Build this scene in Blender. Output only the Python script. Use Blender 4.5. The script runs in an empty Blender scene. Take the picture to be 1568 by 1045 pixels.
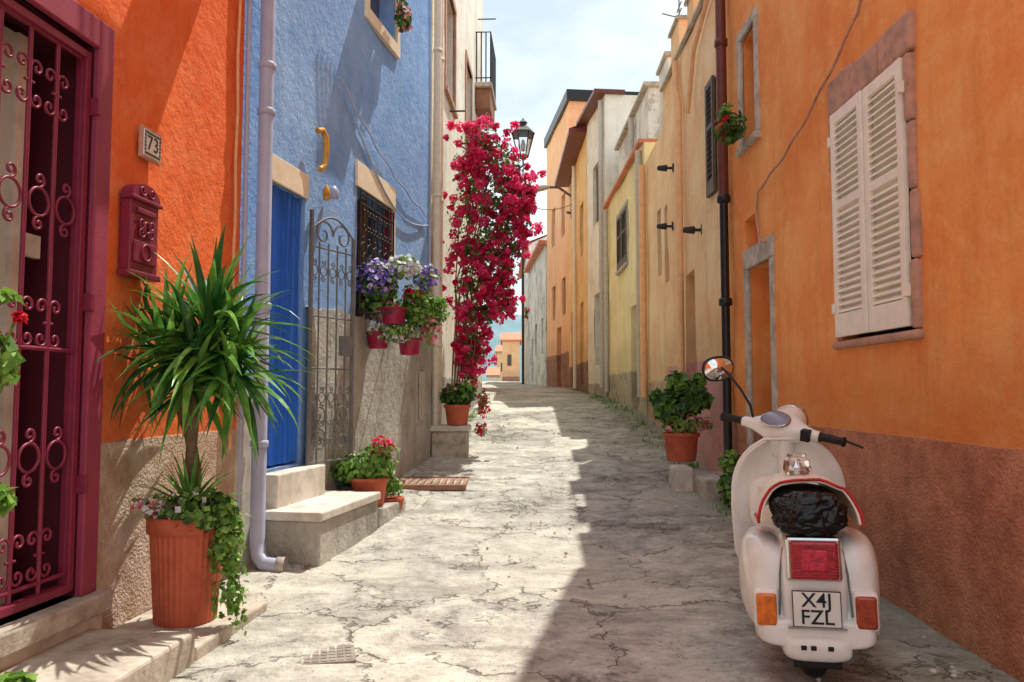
import bpy, math, random, bmesh
from mathutils import Vector, Matrix, noise
R = random.Random(11)
V = Vector
def l1(c):
    c/=255.0
    return c/12.92 if c<=0.04045 else ((c+0.055)/1.055)**2.4
def rgb(r,g,b): return (l1(r),l1(g),l1(b),1.0)
scene=bpy.context.scene
COL=scene.collection

# ------------------------------------------------------------------ materials
class NT:
    def __init__(s,name):
        s.m=bpy.data.materials.new(name); s.m.use_nodes=True
        s.t=s.m.node_tree; s.t.nodes.clear()
        s.out=s.n('ShaderNodeOutputMaterial'); s.b=s.n('ShaderNodeBsdfPrincipled')
        s.l(s.b.outputs[0],s.out.inputs[0])
        s.pos=s.n('ShaderNodeNewGeometry').outputs['Position']
    def n(s,t,**k):
        x=s.t.nodes.new(t)
        for a,b in k.items(): setattr(x,a,b)
        return x
    def l(s,a,b): s.t.links.new(a,b)
    def noise(s,scale,detail=4,rough=.6,vec=None,dist=0.0):
        x=s.n('ShaderNodeTexNoise'); x.inputs['Scale'].default_value=scale
        x.inputs['Detail'].default_value=detail; x.inputs['Roughness'].default_value=rough
        x.inputs['Distortion'].default_value=dist
        s.l(vec or s.pos,x.inputs['Vector']); return x.outputs['Fac']
    def scaled(s,v,vec=None):
        x=s.n('ShaderNodeVectorMath',operation='MULTIPLY'); x.inputs[1].default_value=v
        s.l(vec or s.pos,x.inputs[0]); return x.outputs[0]
    def ramp(s,f,a,b):
        x=s.n('ShaderNodeMapRange'); x.inputs[1].default_value=a; x.inputs[2].default_value=b
        s.l(f,x.inputs[0]); return x.outputs[0]
    def mix(s,f,a,b,mode='MIX'):
        x=s.n('ShaderNodeMix',data_type='RGBA',blend_type=mode)
        for v,i in ((f,0),(a,6),(b,7)):
            if isinstance(v,(tuple,float,int)): x.inputs[i].default_value=v
            else: s.l(v,x.inputs[i])
        return x.outputs[2]
    def math(s,op,a,b=0.0,c=None):
        x=s.n('ShaderNodeMath',operation=op)
        for v,i in ((a,0),(b,1),(c,2)):
            if v is None: continue
            if isinstance(v,(float,int)): x.inputs[i].default_value=v
            else: s.l(v,x.inputs[i])
        return x.outputs[0]
    def bump(s,h,st,dist=.02,prev=None):
        x=s.n('ShaderNodeBump'); x.inputs['Strength'].default_value=st; x.inputs['Distance'].default_value=dist
        s.l(h,x.inputs['Height'])
        if prev: s.l(prev,x.inputs['Normal'])
        return x.outputs[0]

def stucco(name,c1,c2,base=None,base_h=1.0,fine=70,fst=.5,streak=.35,rough=.9,base2=None,patch=None,light=None,pamt=.7,edge=.03):
    t=NT(name)
    nb=t.noise(1.2,5,.7)
    n1=t.ramp(nb,.38,.62)
    c=t.mix(n1,c1,c2)
    nm=t.noise(4.5,4,.74)
    n3=t.ramp(nm,.5,.68)
    c=t.mix(t.math('MULTIPLY',n3,.55),c,light or tuple(min(.9,x*1.15+.04) for x in c1[:3])+(1,))
    st=t.ramp(t.noise(1,4,.7,t.scaled((5.5,5.5,.55))),.5,.74)
    c=t.mix(t.math('MULTIPLY',st,streak),c,tuple(x*.5 for x in c2[:3])+(1,))
    if patch:
        pm=t.ramp(t.math('ADD',t.math('MULTIPLY',nb,.6),t.math('MULTIPLY',nm,.4)),.535,.56)
        c=t.mix(t.math('MULTIPLY',pm,pamt),c,patch)
    m=None
    if base:
        sep=t.n('ShaderNodeSeparateXYZ'); t.l(t.pos,sep.inputs[0])
        # weather stain just above the socle
        dz=t.ramp(t.math('ADD',sep.outputs[2],t.math('MULTIPLY',nm,-.7)),base_h-.1,base_h+.28)
        c=t.mix(t.math('MULTIPLY',t.math('SUBTRACT',1.0,dz),.35),c,tuple(x*.55 for x in c2[:3])+(1,))
        zz=t.math('ADD',sep.outputs[2],t.math('MULTIPLY',nm,edge))
        m=t.ramp(zz,base_h+.008,base_h+.018)
        bc=t.mix(t.ramp(t.math('ADD',t.math('MULTIPLY',nb,.5),t.math('MULTIPLY',nm,.5)),.42,.58),base,base2 or tuple(x*.6 for x in base[:3])+(1,))
        c=t.mix(m,bc,c)
    t.l(c,t.b.inputs['Base Color'])
    t.b.inputs['Roughness'].default_value=rough
    t.b.inputs['Specular IOR Level'].default_value=.15
    b2=t.bump(t.noise(11,5,.72),fst*1.3,.03)
    if base:
        b2=t.bump(t.math('MULTIPLY',t.noise(60,1,.6),t.math('SUBTRACT',1.0,m)),.9,.014,b2)
    t.l(b2,t.b.inputs['Normal'])
    return t.m

def plain(name,c,rough=.6,metal=0.0,var=.25,sc=12,bump=.15,bs=60,coat=0,c2=None,spec=.4):
    t=NT(name)
    d=c2 or tuple(x*(1-var*1.6) for x in c[:3])+(1,)
    nn=t.noise(sc,3,.7)
    k=t.mix(t.ramp(nn,.38,.7),c,d)
    t.l(k,t.b.inputs['Base Color'])
    t.b.inputs['Roughness'].default_value=rough; t.b.inputs['Metallic'].default_value=metal
    t.b.inputs['Coat Weight'].default_value=coat; t.b.inputs['Specular IOR Level'].default_value=spec
    if bump>.25: t.l(t.bump(t.noise(bs,3,.6),bump,.006),t.b.inputs['Normal'])
    return t.m

def leafm(name,c,c2,rough=.45,tr=.3):
    t=NT(name)
    k=t.mix(t.ramp(t.noise(17,0,.6),.35,.65),c,c2)
    t.l(k,t.b.inputs['Base Color']); t.b.inputs['Roughness'].default_value=rough
    t.b.inputs['Specular IOR Level'].default_value=.35
    tn=t.n('ShaderNodeBsdfTranslucent'); t.l(k,tn.inputs[0])
    mx=t.n('ShaderNodeMixShader'); mx.inputs[0].default_value=tr
    t.l(t.b.outputs[0],mx.inputs[1]); t.l(tn.outputs[0],mx.inputs[2]); t.l(mx.outputs[0],t.out.inputs[0])
    return t.m

def glassm(name,c=(1,1,1,1),rough=.02):
    t=NT(name); t.b.inputs['Base Color'].default_value=c
    t.b.inputs['Transmission Weight'].default_value=1; t.b.inputs['Roughness'].default_value=rough
    return t.m

M={}
M['orangeL']=stucco('stucco_orange_red',rgb(248,134,76),rgb(236,108,54),rgb(178,150,124),1.04,base2=rgb(212,196,178),streak=.3,light=rgb(252,164,112),patch=rgb(240,122,70),pamt=.5)
M['blue']=stucco('stucco_blue',rgb(150,190,238),rgb(126,168,224),rgb(170,166,158),.5,base2=rgb(200,196,186),streak=.22,light=rgb(172,204,242),patch=rgb(138,178,226),pamt=.6)
M['white']=stucco('stucco_cream_white',rgb(246,241,226),rgb(230,223,206),rgb(186,180,168),1.6,streak=.35,patch=rgb(214,206,188),pamt=.5,edge=.2)
M['whiteb']=stucco('stucco_white_old',rgb(238,237,230),rgb(208,205,194),streak=.5,patch=rgb(170,164,152))
M['orangeR']=stucco('stucco_orange',rgb(248,172,102),rgb(240,146,76),rgb(204,144,112),1.04,base2=rgb(168,112,86),streak=.3,fst=.4,light=rgb(252,196,128),patch=rgb(242,146,84),pamt=.5)
M['peach']=stucco('stucco_peach',rgb(250,214,168),rgb(242,194,142),rgb(222,168,160),1.75,base2=rgb(200,150,140),streak=.3,patch=rgb(238,190,146),pamt=.6,edge=.15)
M['peach2']=stucco('stucco_peach_pale',rgb(250,218,176),rgb(240,198,150),rgb(206,180,150),1.6,streak=.35,patch=rgb(232,200,160),edge=.3)
M['yellow']=stucco('stucco_yellow',rgb(250,236,186),rgb(242,222,166),rgb(196,186,162),1.9,streak=.4,patch=rgb(232,220,180),pamt=.6,edge=.4)
M['yellow2']=stucco('stucco_ochre',rgb(246,208,150),rgb(238,186,122),rgb(160,124,104),2.3,streak=.4,patch=rgb(230,184,130),edge=.3)
M['salmon']=stucco('stucco_salmon',rgb(250,200,156),rgb(244,184,136),rgb(176,130,110),2.9,streak=.25,patch=rgb(238,184,140),pamt=.5,edge=.3)
M['grey']=stucco('stucco_rough_grey',rgb(200,197,186),rgb(168,165,154),fine=38,fst=1.2,streak=.4,patch=rgb(150,147,136),pamt=.5)
M['stone']=plain('stone_trachyte',rgb(200,190,174),.9,var=.3,sc=6,bump=.8,bs=35,c2=rgb(150,138,124))
M['stoneR']=plain('stone_reddish',rgb(200,156,132),.9,var=.3,sc=9,bump=.9,bs=30,c2=rgb(158,128,114))
M['slab']=plain('stone_slab_pale',rgb(222,216,204),.85,sc=4,bump=.5,bs=50,c2=rgb(180,170,156))
M['iron_plate']=plain('cast_iron_dusty',rgb(156,150,138),.85,sc=14,bump=.5,c2=rgb(120,112,104))
M['cream']=plain('cream_trim',rgb(246,232,202),.8,var=.1,sc=5,bump=.3)
M['maroon']=plain('maroon_paint_wall',rgb(158,62,86),.6,var=.12,sc=4,bump=.3)
M['maroon_shade']=plain('maroon_reveal_shaded',rgb(100,34,50),.7,var=.12,sc=4,bump=0)  # maroon paint darkened; the shade of the recess is put into the colour
M['iron_m']=plain('iron_maroon',rgb(138,44,70),.4,var=.15,bump=0)
M['iron_g']=plain('iron_grey',rgb(116,116,114),.5,var=.2,bump=0)
M['iron_b']=plain('iron_black',rgb(52,48,46),.5,var=.2,bump=0)
M['pipe_l']=plain('pipe_lavender',rgb(184,194,220),.45,var=.12,sc=3,bump=0)
M['pipe_c']=plain('pipe_cream',rgb(240,230,208),.6,var=.1,bump=0)
M['pipe_o']=plain('pipe_orange',rgb(246,190,138),.6,var=.12,bump=0)
M['pipe_br']=plain('pipe_brown',rgb(112,54,44),.4,var=.2,bump=0)
M['pipe_k']=plain('pipe_black',rgb(34,34,36),.35,var=.2,bump=0)
M['pipe_g']=plain('pipe_grey',rgb(196,190,178),.5,var=.12,bump=0)
M['shutter']=plain('shutter_cream',rgb(250,244,226),.55,var=.08,sc=7,bump=0)
M['shutterd']=plain('shutter_dark',rgb(96,86,78),.6,bump=0)
M['wood']=plain('wood_brown',rgb(150,104,74),.6,sc=6,bump=.4)
M['dark']=plain('interior_dark',rgb(34,22,24),.8,bump=0)  # backs of openings; darkness of the unlit interior is put into this colour
M['glassdk']=plain('window_glass',rgb(80,90,100),.08,var=.2,sc=1.5,bump=0,spec=.8)
M['doorglass']=plain('door_glass_grey',rgb(196,206,196),.5,var=.1,sc=1,bump=0)
M['plastic_blue']=plain('door_curtain_blue',rgb(40,116,222),.4,var=.12,sc=3,bump=0)
M['terra']=plain('terracotta',rgb(204,104,72),.75,sc=8,bump=.3,c2=rgb(176,84,58))
M['potred']=plain('pot_maroon_plastic',rgb(170,34,74),.35,bump=0)
M['soil']=plain('soil',rgb(80,60,46),.95,bump=1)
M['bark']=plain('bark',rgb(132,108,82),.9,sc=20,bump=1.0,bs=40,c2=rgb(90,72,56))
M['tile']=plain('roof_tile',rgb(216,140,104),.85,sc=3,bump=.6,bs=20,c2=rgb(180,110,80))
M['black']=plain('rubber_black',rgb(30,30,31),.6,bump=0)
M['bag']=plain('black_plastic_bag',rgb(18,18,20),.25,bump=.9,bs=20,var=.3)
M['paint']=plain('scooter_cream_paint',rgb(246,246,241),.3,var=.05,sc=5,bump=0,coat=.5,c2=rgb(234,232,222))
M['seatcr']=plain('seat_vinyl_cream',rgb(248,240,218),.45,var=.06,bump=0)
M['red']=plain('red_trim',rgb(200,30,40),.4,bump=0)
M['chrome']=plain('chrome',rgb(215,215,215),.15,metal=1,var=.05,bump=0)
M['tail']=plain('taillight_red',rgb(196,12,40),.12,var=.35,sc=30,bump=.4,bs=90,coat=.6)
M['tailc']=plain('taillight_red_bright',rgb(220,40,72),.15,var=.4,sc=45,bump=.5,bs=120,coat=.6)
M['amber']=plain('indicator_amber',rgb(250,130,30),.12,var=.3,sc=30,bump=.4,bs=90,coat=.6)
M['amberd']=plain('indicator_amber_dark',rgb(180,70,34),.12,var=.3,sc=30,bump=.4,bs=90,coat=.6)
M['plate']=plain('plate_white',rgb(236,236,228),.4,var=.06,bump=0)
M['ink']=plain('plate_ink',rgb(24,30,34),.5,bump=0)
M['glass']=glassm('clear_glass')
M['mirror']=plain('mirror_glass',rgb(240,236,230),.03,metal=1,var=.02,bump=0)
M['gold']=plain('ornament_ochre',rgb(226,160,56),.4,var=.3,bump=0)
M['leafY']=leafm('leaf_yucca',rgb(80,138,54),rgb(112,166,70),.35,.25)
M['leafYl']=leafm('leaf_yucca_light',rgb(142,190,92),rgb(112,168,70),.35,.25)
M['leafYd']=leafm('leaf_yucca_dark',rgb(36,80,36),rgb(54,102,46),.35,.2)
M['leaf']=leafm('leaf_green',rgb(86,128,52),rgb(118,160,70))
M['leafd']=leafm('leaf_dark',rgb(50,88,42),rgb(72,110,52))
M['leafl']=leafm('leaf_light',rgb(150,186,84),rgb(114,158,66))
M['pink']=leafm('bract_magenta',rgb(234,40,104),rgb(246,80,140),.6,.45)
M['pinkl']=leafm('bract_pink',rgb(250,96,154),rgb(240,60,124),.6,.45)
M['pinkd']=leafm('bract_deep',rgb(196,16,72),rgb(216,30,84),.6,.4)
M['rose']=leafm('petal_rose',rgb(236,110,140),rgb(246,160,180),.6)
M['wht']=leafm('petal_white',rgb(246,244,246),rgb(232,226,236),.6)
M['vio']=leafm('petal_violet',rgb(124,106,196),rgb(98,84,176),.6)
M['lil']=leafm('petal_lilac',rgb(200,164,226),rgb(176,136,214),.6)
M['rd']=leafm('petal_red',rgb(216,24,46),rgb(190,14,36),.6)
M['rust']=plain('iron_rust',rgb(170,128,104),.8,sc=10,bump=.5,metal=0)
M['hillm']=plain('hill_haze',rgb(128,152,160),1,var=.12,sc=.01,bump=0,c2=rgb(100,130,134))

def road_mat():
    t=NT('worn_concrete')
    warp=t.n('ShaderNodeTexNoise'); warp.inputs['Scale'].default_value=1.9; warp.inputs['Detail'].default_value=4; warp.inputs['Roughness'].default_value=.7
    t.l(t.pos,warp.inputs['Vector'])
    vm=t.n('ShaderNodeVectorMath',operation='MULTIPLY_ADD'); t.l(warp.outputs['Color'],vm.inputs[0])
    vm.inputs[1].default_value=(.9,.9,0); t.l(t.pos,vm.inputs[2])
    flat=t.scaled((1,1,0),vm.outputs[0])
    big=t.noise(.8,6,.74)
    c=t.mix(t.ramp(big,.38,.6),rgb(208,204,190),rgb(168,165,156))
    mid=t.noise(4.2,6,.8)
    c=t.mix(t.math('MULTIPLY',t.ramp(mid,.5,.62),.65),c,rgb(138,133,122))
    c=t.mix(t.math('MULTIPLY',t.ramp(mid,.46,.38),.55),c,rgb(226,222,208))
    c=t.mix(t.math('MULTIPLY',t.ramp(t.noise(1,4,.75,t.scaled((.7,3.0,1))),.53,.64),.5),c,rgb(132,126,114))
    v1=t.n('ShaderNodeTexVoronoi',feature='DISTANCE_TO_EDGE'); v1.inputs['Scale'].default_value=.9; t.l(flat,v1.inputs['Vector'])
    v2=t.n('ShaderNodeTexVoronoi',feature='DISTANCE_TO_EDGE'); v2.inputs['Scale'].default_value=5; t.l(flat,v2.inputs['Vector'])
    vc=t.n('ShaderNodeTexVoronoi'); vc.inputs['Scale'].default_value=.9; t.l(flat,vc.inputs['Vector'])
    hs=t.n('ShaderNodeSeparateColor'); t.l(vc.outputs['Color'],hs.inputs[0])
    c=t.mix(t.math('MULTIPLY',t.ramp(hs.outputs[0],.5,1.0),.35),c,rgb(128,124,116))
    c=t.mix(t.math('MULTIPLY',t.ramp(hs.outputs[1],.6,1.0),.35),c,rgb(232,226,208))
    k1=t.math('SUBTRACT',1.0,t.ramp(v1.outputs[0],.002,.013))
    k1=t.math('MULTIPLY',k1,t.ramp(mid,.43,.52))
    k2=t.math('SUBTRACT',1.0,t.ramp(v2.outputs[0],.01,.09))
    k2=t.math('MULTIPLY',k2,t.ramp(big,.54,.6))
    k=t.math('MAXIMUM',k1,k2)
    c=t.mix(t.math('MULTIPLY',k,.62),c,rgb(84,77,66))
    # pits
    c=t.mix(t.math('MULTIPLY',t.ramp(t.noise(26,2,.7),.63,.7),.6),c,rgb(104,96,84))
    sep=t.n('ShaderNodeSeparateXYZ'); t.l(t.pos,sep.inputs[0])
    g=t.ramp(t.math('ADD',sep.outputs[0],t.math('MULTIPLY',mid,1.5)),1.75,3.0)
    c=t.mix(t.math('MULTIPLY',g,.6),c,rgb(112,108,82))
    far=t.ramp(sep.outputs[1],66,75)
    c=t.mix(far,c,rgb(110,116,86))
    t.l(c,t.b.inputs['Base Color']); t.b.inputs['Roughness'].default_value=.85
    t.b.inputs['Specular IOR Level'].default_value=.2
    hgt=t.math('SUBTRACT',mid,t.math('MULTIPLY',k,.4))
    b=t.bump(hgt,.85,.05)
    b=t.bump(t.noise(45,2,.75),.6,.01,b)
    t.l(b,t.b.inputs['Normal'])
    return t.m
M['road']=road_mat()

# ------------------------------------------------------------------ mesh helpers
def empty(name,loc=(0,0,0),rz=0,parent=None,rot=None):
    e=bpy.data.objects.new(name,None); e.location=loc; e.rotation_euler=rot or (0,0,rz)
    e.empty_display_size=.2; COL.objects.link(e)
    if parent: e.parent=parent
    return e
class MB:
    def __init__(s): s.v=[];s.f=[];s.m=[];s.mats=[];s.sm=[]
    def mi(s,mat):
        if mat not in s.mats: s.mats.append(mat)
        return s.mats.index(mat)
    def add(s,vs,fs,mat,smooth=False):
        b=len(s.v); s.v.extend([tuple(v) for v in vs]); i=s.mi(mat)
        for f in fs: s.f.append(tuple(b+k for k in f)); s.m.append(i); s.sm.append(smooth)
    def box8(s,p,mat):
        s.add(p,[(0,1,2,3),(7,6,5,4),(0,4,5,1),(1,5,6,2),(2,6,7,3),(3,7,4,0)],mat)
    def box(s,x0,x1,y0,y1,z0,z1,mat):
        s.box8([(x0,y0,z0),(x1,y0,z0),(x1,y1,z0),(x0,y1,z0),(x0,y0,z1),(x1,y0,z1),(x1,y1,z1),(x0,y1,z1)],mat)
    def wbox(s,W,a,b,o0,o1,z0,z1,mat):
        s.box8([W.P(a,o0,z0),W.P(b,o0,z0),W.P(b,o1,z0),W.P(a,o1,z0),W.P(a,o0,z1),W.P(b,o0,z1),W.P(b,o1,z1),W.P(a,o1,z1)],mat)
    def lathe(s,prof,mat,c=(0,0,0),n=28,ax='z',smooth=True,wob=0):
        vs=[];fs=[]
        for (r,h) in prof:
            for i in range(n):
                a=2*math.pi*i/n; rr=r*(1+(wob if i%2 else -wob))
                p=(rr*math.cos(a),rr*math.sin(a),h)
                if ax=='x': p=(h,p[0],p[1])
                if ax=='y': p=(p[0],h,p[1])
                vs.append((c[0]+p[0],c[1]+p[1],c[2]+p[2]))
        for j in range(len(prof)-1):
            for i in range(n):
                k=(i+1)%n; fs.append((j*n+i,j*n+k,(j+1)*n+k,(j+1)*n+i))
        s.add(vs,fs,mat,smooth)
    def loft(s,keys,mat,n=28,sub=4,axis='y'):
        K=[]
        for i in range(len(keys)-1):
            p0=keys[max(i-1,0)];p1=keys[i];p2=keys[i+1];p3=keys[min(i+2,len(keys)-1)]
            for q in range(sub):
                u=q/sub
                K.append([.5*((2*b)+(-a+c)*u+(2*a-5*b+4*c-d)*u*u+(-a+3*b-3*c+d)*u**3) for a,b,c,d in zip(p0,p1,p2,p3)])
        K.append(list(keys[-1]))
        vs=[];fs=[]
        for (t,cx,cz,hw,hh,pw) in K:
            for i in range(n):
                a=2*math.pi*i/n; ca,sa=math.cos(a),math.sin(a)
                x=cx+hw*math.copysign(abs(ca)**(2/pw),ca); z=cz+hh*math.copysign(abs(sa)**(2/pw),sa)
                vs.append((x,t,z) if axis=='y' else (t,x,z) if axis=='x' else (x,z,t))
        m=len(K)
        for j in range(m-1):
            for i in range(n):
                k=(i+1)%n; fs.append((j*n+i,j*n+k,(j+1)*n+k,(j+1)*n+i))
        fs.append(tuple(range(n-1,-1,-1))); fs.append(tuple((m-1)*n+i for i in range(n)))
        s.add(vs,fs,mat,True)
    def obj(s,name,parent=None,bevel=0,loc=None,rot=None,recalc=True,solid=0):
        me=bpy.data.meshes.new(name); me.from_pydata(s.v,[],s.f)
        for m in s.mats: me.materials.append(M[m])
        me.polygons.foreach_set('material_index',s.m); me.polygons.foreach_set('use_smooth',s.sm)
        if recalc:
            bm=bmesh.new(); bm.from_mesh(me); bmesh.ops.recalc_face_normals(bm,faces=bm.faces); bm.to_mesh(me); bm.free()
        me.update()
        o=bpy.data.objects.new(name,me); COL.objects.link(o)
        if parent: o.parent=parent
        if loc: o.location=loc
        if rot: o.rotation_euler=rot
        if solid:
            k=o.modifiers.new('s','SOLIDIFY'); k.thickness=solid
        if bevel:
            k=o.modifiers.new('b','BEVEL'); k.width=bevel; k.segments=2; k.limit_method='ANGLE'; k.angle_limit=.6
        return o
def wire(name,lines,r,mat,parent=None,cyc=False):
    cu=bpy.data.curves.new(name,'CURVE'); cu.dimensions='3D'; cu.bevel_depth=r; cu.bevel_resolution=3; cu.use_fill_caps=True
    for L in lines:
        sp=cu.splines.new('POLY'); sp.points.add(len(L)-1)
        for i,p in enumerate(L): sp.points[i].co=(p[0],p[1],p[2],1)
        sp.use_cyclic_u=cyc; sp.use_smooth=True
    cu.materials.append(M[mat]); o=bpy.data.objects.new(name,cu); COL.objects.link(o)
    if parent: o.parent=parent
    return o
def text(name,s,size,loc,right,up,nrm,mat,parent=None,ext=.002,off=.012):
    cu=bpy.data.curves.new(name,'FONT'); cu.body=s; cu.size=size; cu.align_x='CENTER'; cu.align_y='CENTER'; cu.extrude=ext
    cu.offset=size*off
    cu.materials.append(M[mat]); o=bpy.data.objects.new(name,cu); COL.objects.link(o)
    m=Matrix((right,up,nrm)).transposed().to_4x4(); m.translation=V(loc)
    if parent: o.parent=parent
    o.matrix_local=m
    return o
class Wall:
    def __init__(s,x0,y0,x1,y1,left=True):
        s.a=V((x0,y0,0)); d=V((x1-x0,y1-y0,0)); s.L=d.length; s.d=d.normalized()
        s.n=V((s.d.y,-s.d.x,0)) if left else V((-s.d.y,s.d.x,0)); s.left=left
    def P(s,t,o,z): return s.a+s.d*t+s.n*o+V((0,0,z))
    def s(s,Y): return (Y-s.a.y)/s.d.y
def uniq(l):
    l=sorted(l); r=[l[0]]
    for x in l[1:]:
        if x-r[-1]>1e-4: r.append(x)
    return r
def building(name,W,z0,z1,ops,mat,depth=5,reveal=.22,step=.3,amp=.026,parent=None,capmat=None):
    mb=MB(); seed=R.random()*50
    S=[0,W.L];Z=[z0,z1]
    for o in ops: S+=[o[0],o[1]]; Z+=[o[2],o[3]]
    def dens(l):
        l=uniq(l); r=[]
        for a,b in zip(l,l[1:]):
            k=max(1,int((b-a)/step))
            for i in range(k): r.append(a+(b-a)*i/k)
        return r+[l[-1]]
    S=dens(S);Z=dens(Z)
    def off(s,z):
        e=max(0,min(1,s/.3,(W.L-s)/.3))
        return e*amp*(noise.noise(V((s*.8+seed,z*.8,seed)))+.45*noise.noise(V((s*2.3,z*2.3,seed))))
    def F(s,z): return W.P(s,off(s,z),z)
    vs=[F(s,z) for s in S for z in Z]; nz=len(Z); fs=[]
    for i in range(len(S)-1):
        for j in range(nz-1):
            cs=(S[i]+S[i+1])/2;cz=(Z[j]+Z[j+1])/2
            if any(o[0]<cs<o[1] and o[2]<cz<o[3] for o in ops): continue
            fs.append((i*nz+j,(i+1)*nz+j,(i+1)*nz+j+1,i*nz+j+1))
    mb.add(vs,fs,mat,True)
    for o in ops:
        rv=o[5] if len(o)>5 else reveal
        a,b,c,d=o[:4]
        q=[(a,c),(b,c),(b,d),(a,d)]
        for k in range(4):
            p,r=q[k],q[(k+1)%4]
            mb.add([F(*p),F(*r),W.P(r[0],-rv,r[1]),W.P(p[0],-rv,p[1])],[(0,1,2,3)],o[6] if len(o)>6 else mat)
        mb.add([W.P(p[0],-rv,p[1]) for p in q],[(0,1,2,3)],o[4])
    P=W.P; L=W.L; D=-depth
    cm=capmat or mat
    mb.add([P(0,0,z0),P(0,D,z0),P(0,D,z1),P(0,0,z1)],[(0,1,2,3)],mat)
    mb.add([P(L,0,z0),P(L,D,z0),P(L,D,z1),P(L,0,z1)],[(0,1,2,3)],mat)
    mb.add([P(0,D,z0),P(L,D,z0),P(L,D,z1),P(0,D,z1)],[(0,1,2,3)],mat)
    mb.add([P(0,0,z1),P(L,0,z1),P(L,D,z1),P(0,D,z1)],[(0,1,2,3)],cm)
    return mb.obj('walls',parent,recalc=False)
def frame(mb,W,a,b,c,d,w,o0,o1,mat,sill=True,top=None):
    mb.wbox(W,a-w,a,o0,o1,c,d,mat); mb.wbox(W,b,b+w,o0,o1,c,d,mat)
    mb.wbox(W,a-w,b+w,o0,o1+.003,d,d+(top or w),mat)
    if sill: mb.wbox(W,a-w,b+w,o0,o1+.03,c-w*.7,c,mat)
def shutter(mb,W,a,b,c,d,o,mat,w=.06,pitch=.048):
    mb.wbox(W,a,a+w,o,o+.035,c,d,mat); mb.wbox(W,b-w,b,o,o+.035,c,d,mat)
    for z0,z1 in ((c,c+.16),(d-w*1.3,d),((c+d)/2+.1,(c+d)/2+.16)):
        mb.wbox(W,a+w,b-w,o+.002,o+.033,z0,z1,mat)
    mb.wbox(W,a+w,b-w,o-.004,o+.001,c+.16,d-w*1.3,mat)
    z=c+.165
    while z<d-w*1.3-.03:
        if not ((c+d)/2+.06<z<(c+d)/2+.155):
            P=W.P; h=.036
            mb.box8([P(a+w,o+.004,z+h),P(b-w,o+.004,z+h),P(b-w,o+.032,z),P(a+w,o+.032,z),
                     P(a+w,o+.004,z+h+.009),P(b-w,o+.004,z+h+.009),P(b-w,o+.032,z+.009),P(a+w,o+.032,z+.009)],mat)
        z+=pitch
def spiral(cx,cz,r,turns,start,sgn=1,n=22):
    return [(cx+r*(1-.8*i/n)*math.cos(start+sgn*2*math.pi*turns*i/n),cz+r*(1-.8*i/n)*math.sin(start+sgn*2*math.pi*turns*i/n)) for i in range(n+1)]
def circ(cx,cz,r,n=18): return [(cx+r*math.cos(2*math.pi*i/n),cz+r*math.sin(2*math.pi*i/n)) for i in range(n+1)]
def leafcloud(mb,c,r,n,size,mats,asp=.45,shell=.45,up=.3):
    c=V(c); r=V(r) if not isinstance(r,(int,float)) else V((r,r,r))
    for i in range(n):
        u=V((R.gauss(0,1),R.gauss(0,1),R.gauss(0,1))).normalized()
        k=R.random()**shell
        p=c+V((u.x*r.x,u.y*r.y,u.z*r.z))*k
        nr=(u+V((R.uniform(-.8,.8),R.uniform(-.8,.8),R.uniform(-.6,.8)+up))).normalized()
        t=nr.cross(V((R.uniform(-1,1),R.uniform(-1,1),R.uniform(-1,1)))).normalized(); b=nr.cross(t)
        s=size*R.uniform(.6,1.35)
        mb.add([p-t*s*.5,p-b*s*asp-nr*s*.05+t*s*.05,p+t*s*.5-nr*s*.18,p+b*s*asp-nr*s*.05+t*s*.05],[(0,1,2),(0,2,3)],R.choice(mats))
def blade(mb,base,d,L,w,mat,g=.6,seg=7,wall=None):
    d=V(d).normalized(); p=V(base); side=d.cross(V((0,0,1)))
    if side.length<.05: side=V((1,0,0))
    side.normalize(); vs=[]
    st=L/seg
    for i in range(seg+1):
        t=i/seg; ww=w*(.55+.9*t if t<.4 else (1-t)*1.5)*.5+.0008
        ww=min(ww,w*.5)
        nn=side.cross(d).normalized()
        vs+= [p-side*ww,p-nn*ww*.45,p+side*ww]
        d=(d+V((0,0,-g*st*(.4+t)*2))).normalized(); p=p+d*st
        if wall is not None and p.x<wall: p.x=wall+.01
    fs=[]
    for i in range(seg):
        a=i*3; fs+=[(a,a+1,a+4,a+3),(a+1,a+2,a+5,a+4)]
    mb.add(vs,fs,mat,False)
def pot(mb,c,r,h,mat,ribs=0):
    x,y,z=c
    mb.lathe([(0.001,z),(r*.78,z),(r*.8,z+.01),(r*.95,z+h*.84),(r*.96,z+h*.845)],mat,(x,y,0),n=72 if ribs else 28,wob=ribs,smooth=not ribs)
    mb.lathe([(r*.96,z+h*.845),(r*1.04,z+h*.85),(r*1.06,z+h*.99),(r*1.0,z+h),(r*.93,z+h),(r*.9,z+h*.9),(0.001,z+h*.9)],mat,(x,y,0),n=36)
    mb.lathe([(0.001,z+h*.92),(r*.9,z+h*.92)],'soil',(x,y,0))

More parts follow.
